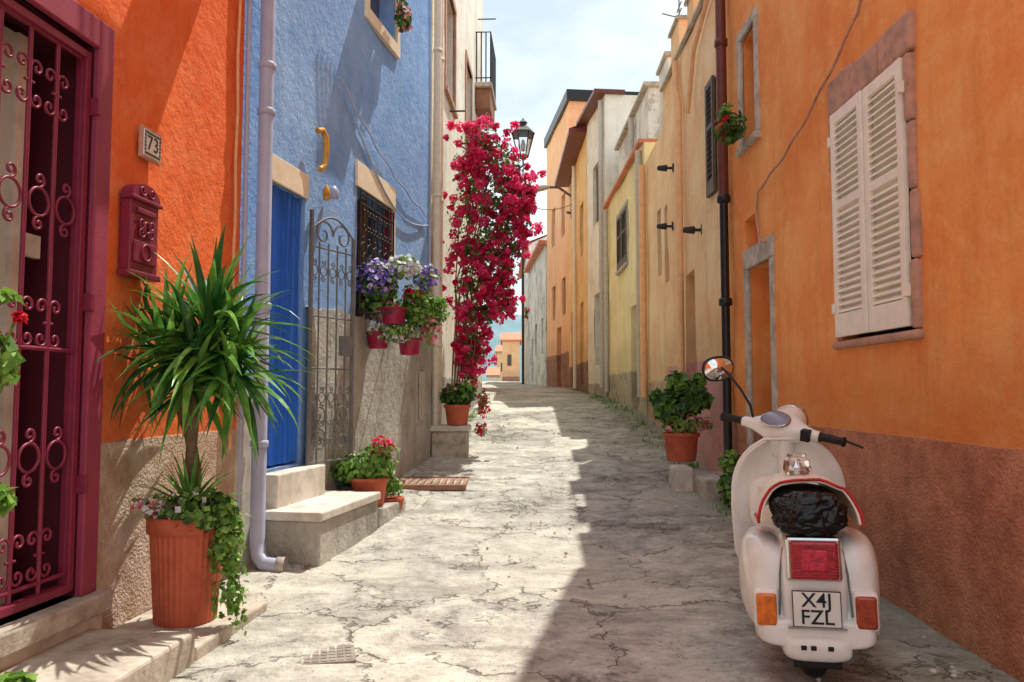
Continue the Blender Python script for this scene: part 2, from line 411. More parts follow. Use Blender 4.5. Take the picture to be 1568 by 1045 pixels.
# ------------------------------------------------------------------ ground
ZP=[(-30,-.05),(5,0),(6.5,.07),(8.2,.24),(10,.42),(13,.7),(16,1.0),(24,1.33),(40,1.68),(60,2.1),(68,2.0),(90,-1),(140,-8),(400,-14),(6000,-16)]
def zraw(y):
    for (a,b),(c,d) in zip(ZP,ZP[1:]):
        if y<=c: return b+(d-b)*(y-a)/(c-a)
    return ZP[-1][1]
def zg(y): return sum(zraw(y+k*.5) for k in (-2,-1,0,1,2))/5
xs=[-2500,-900,-300,-100,-40,-15,-7,-4]+[-3+i*.1 for i in range(65)]+[4.2,7,15,40,100,300,900,2500]
ys=[-40,-15,-6]+[-4+i*.11 for i in range(224)]+[20.7+.5*i for i in range(100)]+[75,85,100,130,180,260,400,700,1200,2200,4500]
vs=[];fs=[]
for y in ys:
    for x in xs:
        z=zg(y)
        if -3<=x<=3.4 and y<71:
            z+=.03*noise.noise(V((x*.8,y*.5,3)))+.018*noise.noise(V((x*2.2,y*1.8,9)))+.010*noise.noise(V((x*4.5,y*4.2,19)))
            z-=.03*max(0,1-abs(x-.5)/1.6)
        vs.append((x,y,z))
nx=len(xs)
for j in range(len(ys)-1):
    for i in range(nx-1): fs.append((j*nx+i,j*nx+i+1,(j+1)*nx+i+1,(j+1)*nx+i))
g=MB(); g.add(vs,fs,'road',True); g.obj('street_ground')
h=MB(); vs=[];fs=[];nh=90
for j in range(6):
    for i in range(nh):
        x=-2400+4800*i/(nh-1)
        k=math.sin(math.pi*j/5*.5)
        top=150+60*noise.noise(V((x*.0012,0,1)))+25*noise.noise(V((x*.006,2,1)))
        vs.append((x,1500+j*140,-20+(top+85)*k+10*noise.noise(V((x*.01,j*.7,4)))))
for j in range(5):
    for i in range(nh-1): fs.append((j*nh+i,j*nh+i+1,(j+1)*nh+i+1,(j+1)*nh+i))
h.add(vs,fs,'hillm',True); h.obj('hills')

# ------------------------------------------------------------------ LEFT: orange house
W1=Wall(-2.676,-1.5,-1.966,5.6)
S1=W1.s
oh=empty('orange_house')
ga,gb=S1(2.55),S1(3.9)
building('w',W1,-.5,7.5,[(ga,gb,.3,3.05,'dark',.35,'maroon_shade')],'orangeL',parent=oh)
f=MB()
f.wbox(W1,ga-.12,ga,-.02,.035,.3,3.2,'maroon'); f.wbox(W1,gb,gb+.12,-.02,.035,.3,3.2,'maroon'); f.wbox(W1,ga,gb,-.02,.035,3.05,3.2,'maroon')
f.obj('gate_surround',oh,bevel=.008)
f=MB(); f.wbox(W1,ga-.15,gb+.16,-.3,.1,.2,.30,'stone'); f.wbox(W1,ga-.15,gb+.14,-.3,.06,-.1,.2,'slab'); f.obj('threshold',oh,bevel=.01)
f=MB()
a=ga+.05
f.wbox(W1,a,a+1.05,-.22,-.19,.32,3.0,'doorglass')
for q in (a,a+1.0): f.wbox(W1,q,q+.06,-.22,-.17,.32,3.0,'slab')
f.wbox(W1,a+1.1,a+1.13,-.3,-.2,.32,3.0,'iron_m')
f.wbox(W1,a+1.08,a+1.2,-.2,-.17,1.95,2.06,'slab')
f.obj('glazed_door',oh)
def iron_gate(P,a,b,c,d,nb,rows,circles,hb,mat,parent,r=.009,sr=.05):
    L=[]
    for z in hb: L.append([P(a,0,z),P(b,0,z)])
    ss=[a+(b-a)*i/nb for i in range(nb+1)]
    for s in ss: L.append([P(s,0,c),P(s,0,d)])
    wire('bars',L,r,mat,parent)
    C=[]
    for z in rows:
        for s in ss[1:-1]:
            for sg in (1,-1):
                for up in (1,-1):
                    st=math.pi if sg==1 else 0
                    C.append([P(x,.0,y) for x,y in spiral(s+sg*(sr*.95),z+up*.075,sr*.8,1.1,st,-sg*up)])
                C.append([P(s+sg*.006,0,z),P(s+sg*.03,0,z)])
    for z in circles:
        for i in range(nb):
            m=(ss[i]+ss[i+1])/2; rr=(ss[1]-ss[0])*.36
            C.append([P(x,0,y) for x,y in circ(m,z,rr)])
            for up in (1,-1):
                C.append([P(x,0,y) for x,y in spiral(m,z+up*(rr+sr*.75),sr*.7,1.2,-up*math.pi/2,1)])
    wire('scrolls',C,r*.65,mat,parent)
gt=empty('iron_gate')
iron_gate(lambda s,o,z:W1.P(s,-.03+o,z),ga+.03,gb-.04,.34,3.0,7,(2.72,1.62,.55),(2.18,1.0),(.36,.42,1.5,2.98),'iron_m',gt,.011,.05)
fr=MB(); fr.wbox(W1,gb-.05,gb-.012,-.06,0,.33,3.02,'iron_m'); fr.wbox(W1,ga,gb-.05,-.06,0,2.98,3.02,'iron_m'); fr.wbox(W1,ga,gb-.05,-.06,0,.33,.37,'iron_m')
for z in (.8,1.7,2.7): fr.wbox(W1,gb-.012,gb+.01,-.05,.045,z,z+.09,'iron_m')
fr.obj('gate_frame',gt,bevel=.004)
b=MB(); b.wbox(W1,S1(4.85),S1(5.4),0,.62,4.8,4.93,'stone'); b.obj('shadow_slab',oh,bevel=.01)  # unseen slab added above the frame to cast a shadow band on this wall
wire('railing',[[W1.P(S1(4.85)+i*.08,.6,4.93),W1.P(S1(4.85)+i*.08,.6,5.85)] for i in range(8)]+[[W1.P(S1(4.85),.6,5.85),W1.P(S1(5.4),.6,5.85)]],.012,'iron_b',oh)  # rail of the added shadow caster, out of view
wire('wall_cable',[[W1.P(S1(5.47)+.01*math.sin(k*1.7),.02,.9+k*.2) for k in range(26)]],.011,'pipe_o',oh)
q=empty('house_number_plaque')
b=MB(); a=S1(4.29); b.wbox(W1,a,a+.2,.012,.035,2.61,2.79,'stoneR'); b.wbox(W1,a+.015,a+.185,.03,.04,2.625,2.775,'plate'); b.obj('tile',q,bevel=.006)
up=V((0,0,1)); rt=up.cross(W1.n)
text('digits','73',.12,W1.P(a+.1,.041,2.7),rt,up,W1.n,'iron_b',q,off=-.005)
C=[]
for k in range(8):
    for z in (2.64,2.76): C.append([W1.P(x,.041,y) for x,y in circ(a+.028+k*.0205,z,.007,8)])
for k in range(5):
    for s in (a+.026,a+.174): C.append([W1.P(x,.041,y) for x,y in circ(s,2.66+k*.02,.007,8)])
wire('tile_border',C,.002,'ink',q)
q=empty('wall_mailbox'); b=MB(); a=S1(4.15)
w_=.27
b.wbox(W1,a,a+w_,.01,.07,1.95,2.34,'iron_m'); b.wbox(W1,a+.03,a+w_-.03,.07,.082,2.0,2.12,'iron_m'); b.wbox(W1,a+.05,a+w_-.05,.07,.086,2.27,2.3,'iron_m')
b.wbox(W1,a-.015,a+w_+.015,.01,.085,1.92,1.953,'iron_m'); b.wbox(W1,a-.015,a+w_+.015,.01,.09,2.338,2.36,'iron_m')
n=14; pts=[(a+w_/2-w_/2*math.cos(math.pi*i/n),2.36+.08*math.sin(math.pi*i/n)) for i in range(n+1)]
for i in range(n):
    b.add([W1.P(pts[i][0],.08,pts[i][1]),W1.P(pts[i+1][0],.08,pts[i+1][1]),W1.P(a+w_/2,.08,2.36)],[(0,1,2)],'iron_m')
    b.add([W1.P(pts[i][0],.01,pts[i][1]),W1.P(pts[i+1][0],.01,pts[i+1][1]),W1.P(pts[i+1][0],.08,pts[i+1][1]),W1.P(pts[i][0],.08,pts[i][1])],[(0,1,2,3)],'iron_m',True)
b.obj('body',q,bevel=.006)
C=[]
m_=a+w_/2
for sg in (1,-1):
    for z in (2.17,2.22,2.4): C.append([W1.P(x,.083,y) for x,y in spiral(m_+sg*.045,z,.032,1.2,0 if sg<0 else math.pi,sg)])
C.append([W1.P(x,.084,y) for x,y in circ(m_,2.2,.03)])
C.append([W1.P(x,.086,y) for x,y in circ(m_,2.06,.045)])
wire('relief',C,.006,'iron_m',q)
b=MB(); b.wbox(W1,0,S1(3.95),.0,.6,-.2,.14,'stone'); b.obj('stone_step',bevel=.015)
b=MB(); b.wbox(W1,S1(3.96),S1(4.8),.0,.6,-.2,.06,'stone'); b.obj('stone_step',bevel=.012)

# ------------------------------------------------------------------ LEFT: blue house
W2=Wall(-1.971,5.6,-1.086,10.26); S2=W2.s
bh=empty('blue_house')
da,db=S2(6.03),S2(6.63); wa,wb=S2(7.77),S2(8.8); ua,ub=S2(8.0),S2(8.85)
building('w',W2,-.5,7.6,[(da,db,.70,2.95,'dark',.3),(wa,wb,2.05,3.36,'glassdk',.2),(ua,ub,5.32,6.6,'glassdk',.2)],'blue',parent=bh)
b=MB()
b.wbox(W2,da-.03,db+.03,-.02,.022,2.95,3.16,'cream'); b.wbox(W2,wa-.05,wb+.06,-.02,.024,3.36,3.62,'cream'); b.wbox(W2,wb,wb+.06,-.02,.022,2.05,3.36,'cream')
b.wbox(W2,ua-.12,ub+.1,-.02,.03,5.18,5.32,'cream'); b.wbox(W2,ua-.12,ua,-.02,.028,5.32,6.7,'cream'); b.wbox(W2,ub,ub+.1,-.02,.028,5.32,6.7,'cream')
b.wbox(W2,da-.05,da,-.02,.02,.7,2.95,'cream')
b.obj('cream_trim',bh,bevel=.006)
b=MB()
nn=60; s0,s1=db+.02,W2.L
vs=[];fs=[]
for i in range(nn+1):
    s=s0+(s1-s0)*i/nn
    zt=2.04+.06*noise.noise(V((s*2,1,1)))+.04*noise.noise(V((s*9,1,1)))
    for j in range(15):
        z=-.3+(zt+.3)*j/14
        vs.append(W2.P(s,.032+.012*noise.noise(V((s*2,z*2,5)))+.008*noise.noise(V((s*8,z*8,5))),z))
    vs.append(W2.P(s,-.02,zt))
for i in range(nn):
    for j in range(15): fs.append((i*16+j,(i+1)*16+j,(i+1)*16+j+1,i*16+j+1))
b.add(vs,fs,'grey',False); b.obj('rough_render_base',bh,recalc=False)
b=MB(); b.wbox(W2,0,da-.05,-.02,.034,-.3,1.35,'slab'); b.wbox(W2,W2.L-.55,W2.L-.35,.03,.055,.95,1.55,'pipe_g'); b.obj('corner_stones',bh,bevel=.02)
b=MB(); vs=[];fs=[]; n=90
for i in range(n+1):
    s=da+(db-da)*i/n; o=-.06+.03*math.sin(i*.9)+.012*math.sin(i*2.3)
    for z in (.72,1.2,1.8,2.4,2.94): vs.append(W2.P(s,o+.01*math.sin(z*3+i*.2),z))
for i in range(n):
    for j in range(4): fs.append((i*5+j,(i+1)*5+j,(i+1)*5+j+1,i*5+j+1))
b.add(vs,fs,'plastic_blue',True); b.obj('blue_door_curtain',bh,recalc=False)
b=MB(); b.wbox(W2,da-.1,db+.15,0,.16,-.2,.68,'slab'); b.obj('upper_step',bh,bevel=.012)
b=MB(); b.wbox(W2,S2(5.95)-.12,S2(7.0),.0,.55,-.2,.36,'grey'); b.wbox(W2,S2(5.95)-.14,S2(7.0)+.02,.0,.57,.362,.43,'slab'); b.obj('lower_step',bh,bevel=.012)
b=MB(); b.wbox(W2,S2(7.0)+.03,S2(7.75),.0,.55,-.2,.27,'grey'); b.obj('side_step',bh,bevel=.015)
hp=W2.P(db+.01,.05,0); WG=Wall(hp.x,hp.y,hp.x+.28,hp.y+.56)
gl=empty('wrought_iron_gate_leaf')
WP=lambda s,o,z:WG.P(s,o,z)
iron_gate(WP,0,.6,.68,2.6,5,(.95,),(1.25,2.35),(.7,1.5,1.95,2.55),'iron_g',gl,.008,.04)
C=[]
for sg in (1,-1):
    C.append([WP(x,0,y) for x,y in spiral(.3+sg*.13,2.68,.13,1.2,0 if sg<0 else math.pi,-sg)])
    C.append([WP(x,0,y) for x,y in spiral(.3+sg*.15,.88,.1,1.3,math.pi/2,sg)])
    C.append([WP(x,0,y) for x,y in spiral(.3+sg*.16,1.1,.1,1.3,-math.pi/2,-sg)])
C.append([WP(.6*i/16,0,2.68+.16*math.sin(math.pi*i/16)) for i in range(17)])
wire('top_scrolls',C,.009,'iron_g',gl)
b=MB(); b.wbox(WG,0,.03,-.012,.012,.66,2.86,'iron_g'); b.wbox(WG,.57,.6,-.012,.012,.66,2.7,'iron_g'); b.wbox(WG,.42,.57,-.02,.02,1.62,1.8,'iron_g'); b.obj('stiles',gl)
gr=empty('window_grille')
iron_gate(lambda s,o,z:W2.P(s,.03+o,z),wa+.03,wb-.03,2.08,3.33,6,(3.05,2.5),(2.75,),(2.1,2.35,3.2,3.3),'iron_b',gr,.010,.05)
b=MB(); b.wbox(W2,wb-.05,wb,-.1,0,2.05,3.36,'maroon'); b.wbox(W2,(wa+wb)/2-.03,(wa+wb)/2+.03,-.18,-.12,2.05,3.36,'wood'); b.obj('window_frame',bh)
b=MB(); b.wbox(W2,S2(8.15),S2(8.75),0,.55,6.2,6.3,'stone'); b.obj('shadow_slab',bh)  # added out of view so its shadow falls on the blue wall
wire('railing',[[W2.P(S2(8.15)+i*.09,.53,6.3),W2.P(S2(8.15)+i*.09,.53,7.2)] for i in range(7)],.012,'iron_b',bh)  # bars belonging to the unseen slab added for shadow
wire('wall_cables',[[W2.P(S2(7.2)+t*2.85,.04,4.25-.12*math.sin(math.pi*t)-1.0*t*.7+.02*math.sin(t*30)) for t in [i/24 for i in range(25)]],
  [W2.P(S2(7.6)+t*2.5,.03,4.0-.35*math.sin(math.pi*t)-.55*t) for t in [i/24 for i in range(25)]],
  [W2.P(W2.L-.12,.03,3.55),W2.P(W2.L-.1,.03,2.9)]],.011,'pipe_l',bh)
q=empty('wall_ornament'); a=S2(6.74)
wire('horn',[[W2.P(a-.06,.08,3.56),W2.P(a+.02,.09,3.59),W2.P(a+.07,.1,3.54),W2.P(a+.085,.1,3.42),W2.P(a+.05,.1,3.28),W2.P(a-.02,.09,3.23)]],.026,'gold',q)
b=MB(); p=W2.P(a+.12,.09,3.06); b.lathe([(.001,-.08),(.03,-.06),(.035,0),(.02,.05),(.001,.08)],'gold',p); p=W2.P(a+.3,.08,3.1); b.lathe([(.001,-.06),(.04,-.05),(.045,.02),(.02,.06),(.001,.07)],'pipe_l',p); b.obj('charms',q)
q=empty('downpipe'); p0=W2.P(.13,.12,0)
wire('pipe',[[(p0.x,p0.y,7.5),(p0.x,p0.y,.22),(p0.x+.02,p0.y-.02,.13),(p0.x+.07,p0.y-.05,.08),(p0.x+.2,p0.y-.09,.07)]],.056,'pipe_l',q)
b=MB()
for z in (3.35,3.7,1.9,.9,5.2): b.lathe([(.056,z),(.066,z+.005),(.066,z+.045),(.056,z+.05)],'pipe_l',(p0.x,p0.y,0))
b.lathe([(.05,0),(.066,0),(.066,.06)],'pipe_g',(p0.x+.17,p0.y-.08,.07),ax='x'); b.obj('collars',q)
wire('thin_pipe',[[W2.P(.02,.03,.4),W2.P(.02,.03,7.4)]],.018,'pipe_l',q)

# ------------------------------------------------------------------ LEFT: white house
W3=Wall(-1.086,10.26,-.69,18.1); S3=W3.s
wh=empty('white_house')
ops=[(S3(11.6),S3(12.7),5.9,7.6,'glassdk'),(S3(14.4),S3(15.4),5.9,7.6,'glassdk'),(S3(11.6),S3(12.5),8.4,10,'glassdk'),(S3(12.9),S3(13.8),.75,2.9,'wood'),(S3(15.5),S3(16.4),1.1,3.2,'wood')]
building('w',W3,-.5,11,ops,'white',parent=wh)
b=MB()
for o in ops[:3]:
    frame(b,W3,o[0],o[1],o[2],o[3],.1,-.02,.03,'stoneR'); b.wbox(W3,o[0],(o[0]+o[1])/2-.01,-.12,-.08,o[2],o[3],'wood')
b.obj('window_frames',wh)
b=MB(); b.wbox(W3,S3(16.3),S3(17.6),0,.32,7.3,7.75,'wood'); b.wbox(W3,S3(16.2),S3(17.7),0,.36,7.75,7.85,'stone'); b.obj('balcony_floor',wh,bevel=.02)
L=[]
for k in range(12): L.append([W3.P(S3(16.25)+k*.125,.33,7.85),W3.P(S3(16.25)+k*.125,.33,8.95)])
for k in range(4): L.append([W3.P(S3(16.25),k*.1+.03,7.85),W3.P(S3(16.25),k*.1+.03,8.95)])
for z in (7.95,8.95): L.append([W3.P(S3(16.25),.0,z),W3.P(S3(16.25),.33,z),W3.P(S3(17.65),.33,z)])
L.append([W3.P(S3(15.6),0,10.4),W3.P(S3(15.6),.45,10.4),W3.P(S3(15.6),.3,10.1)]); L.append([W3.P(S3(12.2),0,5.75),W3.P(S3(12.2),.25,5.75)]);L.append([W3.P(S3(16.8),0,9.5),W3.P(S3(16.8),.4,9.5)])
wire('railing',L,.014,'iron_b',wh)
q=empty('cream_downpipes')
wire('pipes',[[W3.P(.12,.07,.7),W3.P(.12,.07,10.9)],[W3.P(.42,.06,.7),W3.P(.42,.06,10.9)]],.05,'pipe_c',q)
wire('thin_cable',[[W3.P(.7,.03,1.2),W3.P(.72,.03,10.9)]],.014,'iron_g',q)
b=MB()
for z in (1.9,3.9,5.9): b.lathe([(.05,z),(.062,z+.005),(.062,z+.045),(.05,z+.05)],'pipe_c',W3.P(.12,.07,0)); b.lathe([(.05,z),(.062,z+.005),(.062,z+.045),(.05,z+.05)],'pipe_c',W3.P(.42,.06,0))
b.obj('collars',q)
for (x0,y0,x1,y1,hh,mt) in ((-1.35,18.1,-1.6,30,8,'yellow2'),(-1.7,30,-2.4,48,8.5,'whiteb'),(-2.6,48,-3,62,8,'salmon')):
    e=empty('terraced_house'); W=Wall(x0,y0,x1,y1)
    building('w',W,-.5,hh,[(2,3,z+2.2,z+3.6,'glassdk') for z in (1,3.6)]+[(6,7,z+2.2,z+3.6,'glassdk') for z in (1,3.6)]+[(4,5,.8,3.3,'wood')],mt,parent=e,step=1)

q=empty('street_lantern'); Y=13.2; z0=5.3; lx=.19
yy=W3.s(Y); wl=W3.P(yy,0,0)
wire('bracket',[[(wl.x,Y,5.55),(wl.x+.3,Y,5.35),(wl.x+.7,Y,5.12),(lx-.1,Y,5.1),(lx,Y,5.16),(lx,Y,5.3)],[(wl.x,Y,4.9),(wl.x+.25,Y,5.1),(wl.x+.5,Y,5.2)]],.016,'iron_b',q)
b=MB(); b.lathe([(.001,0),(.09,0),(.1,.03),(.085,.04)],'iron_b',(lx,Y,z0),n=6,smooth=False)
b.lathe([(.21,.42),(.2,.44),(.1,.54),(.06,.56),(.06,.6),(.085,.61),(.03,.66),(.001,.70)],'iron_b',(lx,Y,z0),n=6,smooth=False)
b.lathe([(.001,.42),(.21,.42)],'iron_b',(lx,Y,z0),n=6,smooth=False); b.lathe([(.001,.1),(.035,.12),(.045,.22),(.02,.3),(.001,.32)],'plate',(lx,Y,z0)); b.obj('lantern_body',q)
b=MB(); b.lathe([(.085,.04),(.18,.42)],'glass',(lx,Y,z0),n=6,smooth=False); b.obj('panes',q)
wire('lantern_ribs',[[(lx+.088*math.cos(k*math.pi/3),Y+.088*math.sin(k*math.pi/3),z0+.03),(lx+.19*math.cos(k*math.pi/3),Y+.19*math.sin(k*math.pi/3),z0+.43)] for k in range(6)],.01,'iron_b',q)

# ------------------------------------------------------------------ RIGHT: orange house
W5=Wall(2.27,-2,2.35,8.75,False); S5=W5.s
ro=empty('orange_plaster_house')
sa,sb=S5(4.5),S5(5.52)
ops=[(sa,sb,1.66,3.28,'dark',.12),(S5(7.3),S5(7.75),3.75,4.85,'glassdk',.18),(S5(7.3),S5(7.75),2.68,3.0,'stone',.12),(S5(6.98),S5(7.65),.3,2.5,'stone',.2)]
building('w',W5,-.5,7.0,ops,'orangeR',parent=ro,amp=.05)
b=MB()
P=W5.P; a_=S5(6.9); e_=W5.L
for o in (0,-5): b.add([P(0,o,7.0),P(e_,o,7.0),P(a_,o,9.1),P(0,o,9.1)],[(0,1,2,3)],'orangeR')
b.add([P(e_,0,7.0),P(e_,-5,7.0),P(a_,-5,9.1),P(a_,0,9.1)],[(0,1,2,3)],'tile'); b.add([P(0,0,9.1),P(a_,0,9.1),P(a_,-5,9.1),P(0,-5,9.1)],[(0,1,2,3)],'tile'); b.add([P(0,0,7.0),P(0,-5,7.0),P(0,-5,9.1),P(0,0,9.1)],[(0,1,2,3)],'orangeR')
b.obj('roof_shadow_wedge',ro,recalc=False)  # unseen roof wedge, shaped to slant the shadow edge on the road
# irregular hand-cut stone surround
b=MB()
def rstone(s0,s1,z0,z1,n,vert):
    for k in range(n):
        j=lambda a:R.uniform(-a,a)
        if vert:
            za,zb=z0+(z1-z0)*k/n,z0+(z1-z0)*(k+1)/n
            b.wbox(W5,s0+j(.012),s1+j(.012),-.05,.016+R.random()*.012,za+.003,zb-.003,'stoneR')
        else:
            xa,xb=s0+(s1-s0)*k/n,s0+(s1-s0)*(k+1)/n
            b.wbox(W5,xa+.003,xb-.003,-.05,.018+R.random()*.012,z0,z1+j(.03),'stoneR')
rstone(sa-.08,sa-.005,1.66,3.28,4,True); rstone(sb+.005,sb+.09,1.66,3.28,4,True); rstone(sa-.09,sb+.1,3.285,3.52,3,False)
b.wbox(W5,sa-.09,sb+.09,-.05,.036,1.6,1.655,'stoneR'); b.obj('window_stone_frame',ro,bevel=.02)
b=MB(); frame(b,W5,S5(7.3),S5(7.75),3.75,4.85,.1,-.02,.035,'stone'); frame(b,W5,S5(6.98),S5(7.65),.3,2.5,.12,-.02,.033,'stone',sill=False,top=.2)
b.wbox(W5,S5(7.1),S5(7.55),-.2,-.15,.3,2.45,'wood'); b.obj('stone_frames',ro,bevel=.012)
b=MB(); m=(sa+sb)/2; shutter(b,W5,sa+.01,m-.005,1.68,3.27,.0,'shutter'); shutter(b,W5,m+.005,sb-.01,1.68,3.27,.012,'shutter')
for s in (sa-.02,sb-.005):
    for z in (1.85,3.05): b.wbox(W5,s,s+.03,.012,.055,z,z+.07,'shutter')
b.obj('louvred_shutters',ro,bevel=.003)
pts=[]
for i in range(40):
    t=i/39; Yc=5.0+2.2*t; z=3.78-.62*t-.1*math.sin(math.pi*t)+.012*math.sin(t*25)
    pts.append(W5.P(S5(Yc),.05,z))
wire('wall_cable',[[W5.P(S5(4.0),.05,5.1)]+pts+[W5.P(S5(7.25),.05,2.9),W5.P(S5(7.15),.05,2.7),W5.P(S5(7.0),.05,2.65)]],.010,'stoneR',ro)
q=empty('downpipe'); p=W5.P(S5(8.2),.1,0)
wire('upper_pipe',[[(p.x,p.y,3.35),(p.x,p.y,6.9)]],.056,'pipe_br',q); wire('lower_pipe',[[(p.x,p.y,.5),(p.x,p.y,3.4)]],.046,'pipe_k',q)
b=MB()
for z,mt in ((3.3,'pipe_k'),(2.2,'pipe_k'),(5.0,'pipe_br')): b.lathe([(.05,z),(.07,z+.005),(.07,z+.075),(.055,z+.08)],mt,(p.x,p.y,0))
b.obj('collars',q)
b=MB(); b.wbox(W5,S5(7.95),S5(8.72),.0,.42,-.2,.42,'stone'); b.obj('doorstep',bevel=.03)
b=MB(); b.wbox(W5,S5(8.35),S5(8.74),.42,.62,-.2,.5,'slab'); b.obj('doorstep',bevel=.03)

# RIGHT: peach house
W6=Wall(2.36,8.76,2.42,12.3,False); ph=empty('peach_house'); S6=W6.s
ops=[(S6(8.86),S6(9.15),3.6,4.95,'shutterd',.08),(S6(10.1),S6(10.8),.3,2.9,'wood',.25),(S6(11.9),S6(12.25),3.0,4.2,'glassdk',.15)]
building('w',W6,-.5,6.1,ops,'peach',parent=ph,amp=.05)
b=MB(); shutter(b,W6,S6(8.84),S6(9.2),3.6,4.95,.02,'shutterd',pitch=.07)
for (u,v,hh) in ((0,.9,.55),(1.3,1.7,.5),(2.3,2.9,.6)): b.wbox(W6,u,v,-.5,-.02,6.1,6.1+hh,'peach'); b.wbox(W6,u-.03,v+.03,-.53,.02,6.1+hh,6.15+hh,'stone')  # roof blocks added to break the road shadow's edge into teeth
b.wbox(W6,0,W6.L,-.4,.05,6.1,6.14,'stone'); b.obj('shutter_coping_shadow_blocks',ph)
wire('downpipe',[[W6.P(S6(10.9),.07,6.0),W6.P(S6(10.9),.07,5.6),W6.P(S6(10.7),.07,5.3),W6.P(S6(10.75),.07,1.2)]],.045,'pipe_o',ph)
wire('roof_pipe',[[W6.P(.1,.05,6.0),W6.P(.9,.08,5.6),W6.P(1.2,.1,4.9)]],.03,'pipe_o',ph)
W7=Wall(2.42,12.31,2.46,14.2,False); e=empty('peach_annex')
building('w',W7,-.5,5.5,[(.3,.65,3.2,4.3,'glassdk',.15)],'peach2',parent=e)
wire('downpipe',[[W7.P(1.7,.1,5.4),W7.P(1.7,.1,1.2)]],.06,'pipe_o',e)
b=MB(); b.wbox(W7,.7,1.5,-.9,-.2,5.5,7.0,'whiteb'); b.wbox(W7,.65,1.55,-.95,-.15,7.0,7.08,'stone'); b.obj('chimney',e,bevel=.02)
wire('tv_aerial',[[W7.P(1.1,-.5,7),W7.P(1.1,-.5,8.2)]]+[[W7.P(1.1-.2,-.5,7.7+k*.12),W7.P(1.1+.2,-.5,7.7+k*.12)] for k in range(4)]+[[W7.P(1.1,-.75,7.8),W7.P(1.1,-.2,7.95)]],.012,'iron_g',e)
for (W,s,z) in ((W6,S6(11.4),4.6),(W6,S6(11.5),3.75),(W6,S6(9.6),3.3)):
    q=empty('wall_spotlight')
    wire('arm',[[W.P(s,0,z),W.P(s,.14,z)],[W.P(s-.02,.02,z-.06),W.P(s-.02,.02,z+.06)]],.02,'iron_b',q)
    b=MB(); b.lathe([(.001,-.09),(.035,-.08),(.05,.05),(.04,.06),(.001,.05)],'iron_b',W.P(s,.17,z),ax='x'); b.obj('head',q)
W8=Wall(2.44,14.21,2.40,19.6,False); e=empty('yellow_house'); S8=W8.s
building('w',W8,-.5,5.9,[(S8(16.2),S8(17.6),4.0,5.2,'shutterd',.06),(S8(15.0),S8(15.8),.8,3.0,'stone',.2)],'yellow',parent=e,amp=.05)
b=MB(); shutter(b,W8,S8(16.2),S8(16.9),4.0,5.2,.01,'shutterd',pitch=.09);shutter(b,W8,S8(16.9),S8(17.6),4.0,5.2,.01,'shutterd',pitch=.09); frame(b,W8,S8(16.2),S8(17.6),4.0,5.2,.1,-.02,.03,'stone')
b.wbox(W8,0,W8.L,-.3,.1,5.9,5.97,'tile')
b.obj('shutters',e)
b=MB(); b.wbox(W8,.9,4.9,-3,-.25,5.97,7.3,'whiteb'); b.wbox(W8,.8,5.0,-3,-.15,7.3,7.38,'stone'); b.wbox(W8,2.6,3.3,-.26,-.24,6.2,7.0,'glassdk'); b.obj('attic',e,bevel=.02)
wire('downpipe',[[W8.P(.2,.08,5.8),W8.P(.2,.08,1.2)],[W8.P(W8.L-.4,.08,5.8),W8.P(W8.L-.4,.08,1.3)],[W8.P(2.4,-.15,7.2),W8.P(2.4,-.15,6.0)]],.06,'pipe_g',e)
W9=Wall(2.38,19.61,2.14,22,False); e=empty('cream_house')
building('w',W9,-.5,8.9,[(.8,1.6,5.8,7.4,'shutterd',.1),(.8,1.5,2.0,3.9,'glassdk',.15)],'white',parent=e)
b=MB(); b.wbox(W9,-.1,W9.L+.05,-.5,.3,8.9,9.0,'pipe_br'); b.obj('eaves',e)
wire('downpipe',[[W9.P(.2,.08,8.8),W9.P(.2,.08,1.4)]],.06,'pipe_g',e)
WA=Wall(2.13,22.01,2.04,28,False); e=empty('ochre_house')
building('w',WA,-.5,8.7,[(1,1.9,5.4,7,'shutterd',.1),(3.6,4.5,5.4,7,'shutterd',.1),(1.2,2.2,1.5,4,'wood',.2),(4,5,1.5,4,'wood',.2)],'yellow2',parent=e)
b=MB(); b.wbox(WA,-.05,WA.L,-1,.5,8.7,8.82,'pipe_br')
b.add([WA.P(0,.5,8.83),WA.P(WA.L,.5,8.83),WA.P(WA.L,-2.5,9.9),WA.P(0,-2.5,9.9)],[(0,1,2,3)],'tile'); b.obj('eaves',e)
wire('downpipe',[[WA.P(3,.08,8.6),WA.P(3,.08,1.4)]],.06,'pipe_c',e)
WB=Wall(2.1,28.01,1.51,33.6,False); e=empty('salmon_house')
building('w',WB,-.5,11.9,[(1,1.8,7.2,8.8,'glassdk',.2),(3.4,4.2,7.2,8.8,'glassdk',.2),(1,1.8,4.2,5.6,'shutterd',.1),(3.4,4.2,4.2,5.6,'shutterd',.1),(2,3,1.5,3.8,'wood',.2)],'salmon',parent=e,depth=4)
b=MB(); b.wbox(WB,-.12,WB.L,-4.1,.12,11.9,12.3,'pipe_k'); b.obj('parapet',e)
WC=Wall(1.45,33.7,.92,42,False); e=empty('stone_house')
building('w',WC,-.5,7.7,[(1,1.8,3.0,4.6,'glassdk'),(4,4.8,3.0,4.6,'glassdk'),(6,7,1.8,4,'wood')],'whiteb',parent=e,step=1)
b=MB(); b.wbox(WC,-.1,WC.L,-.5,.3,7.7,7.85,'tile'); b.obj('eaves',e)
WD=Wall(.9,42.1,.68,56,False); e=empty('far_house')
building('w',WD,-.5,9.3,[(2,3,5,6.6,'glassdk'),(6,7,5,6.6,'glassdk'),(2,3,2,4.4,'wood')],'whiteb',parent=e,step=1)
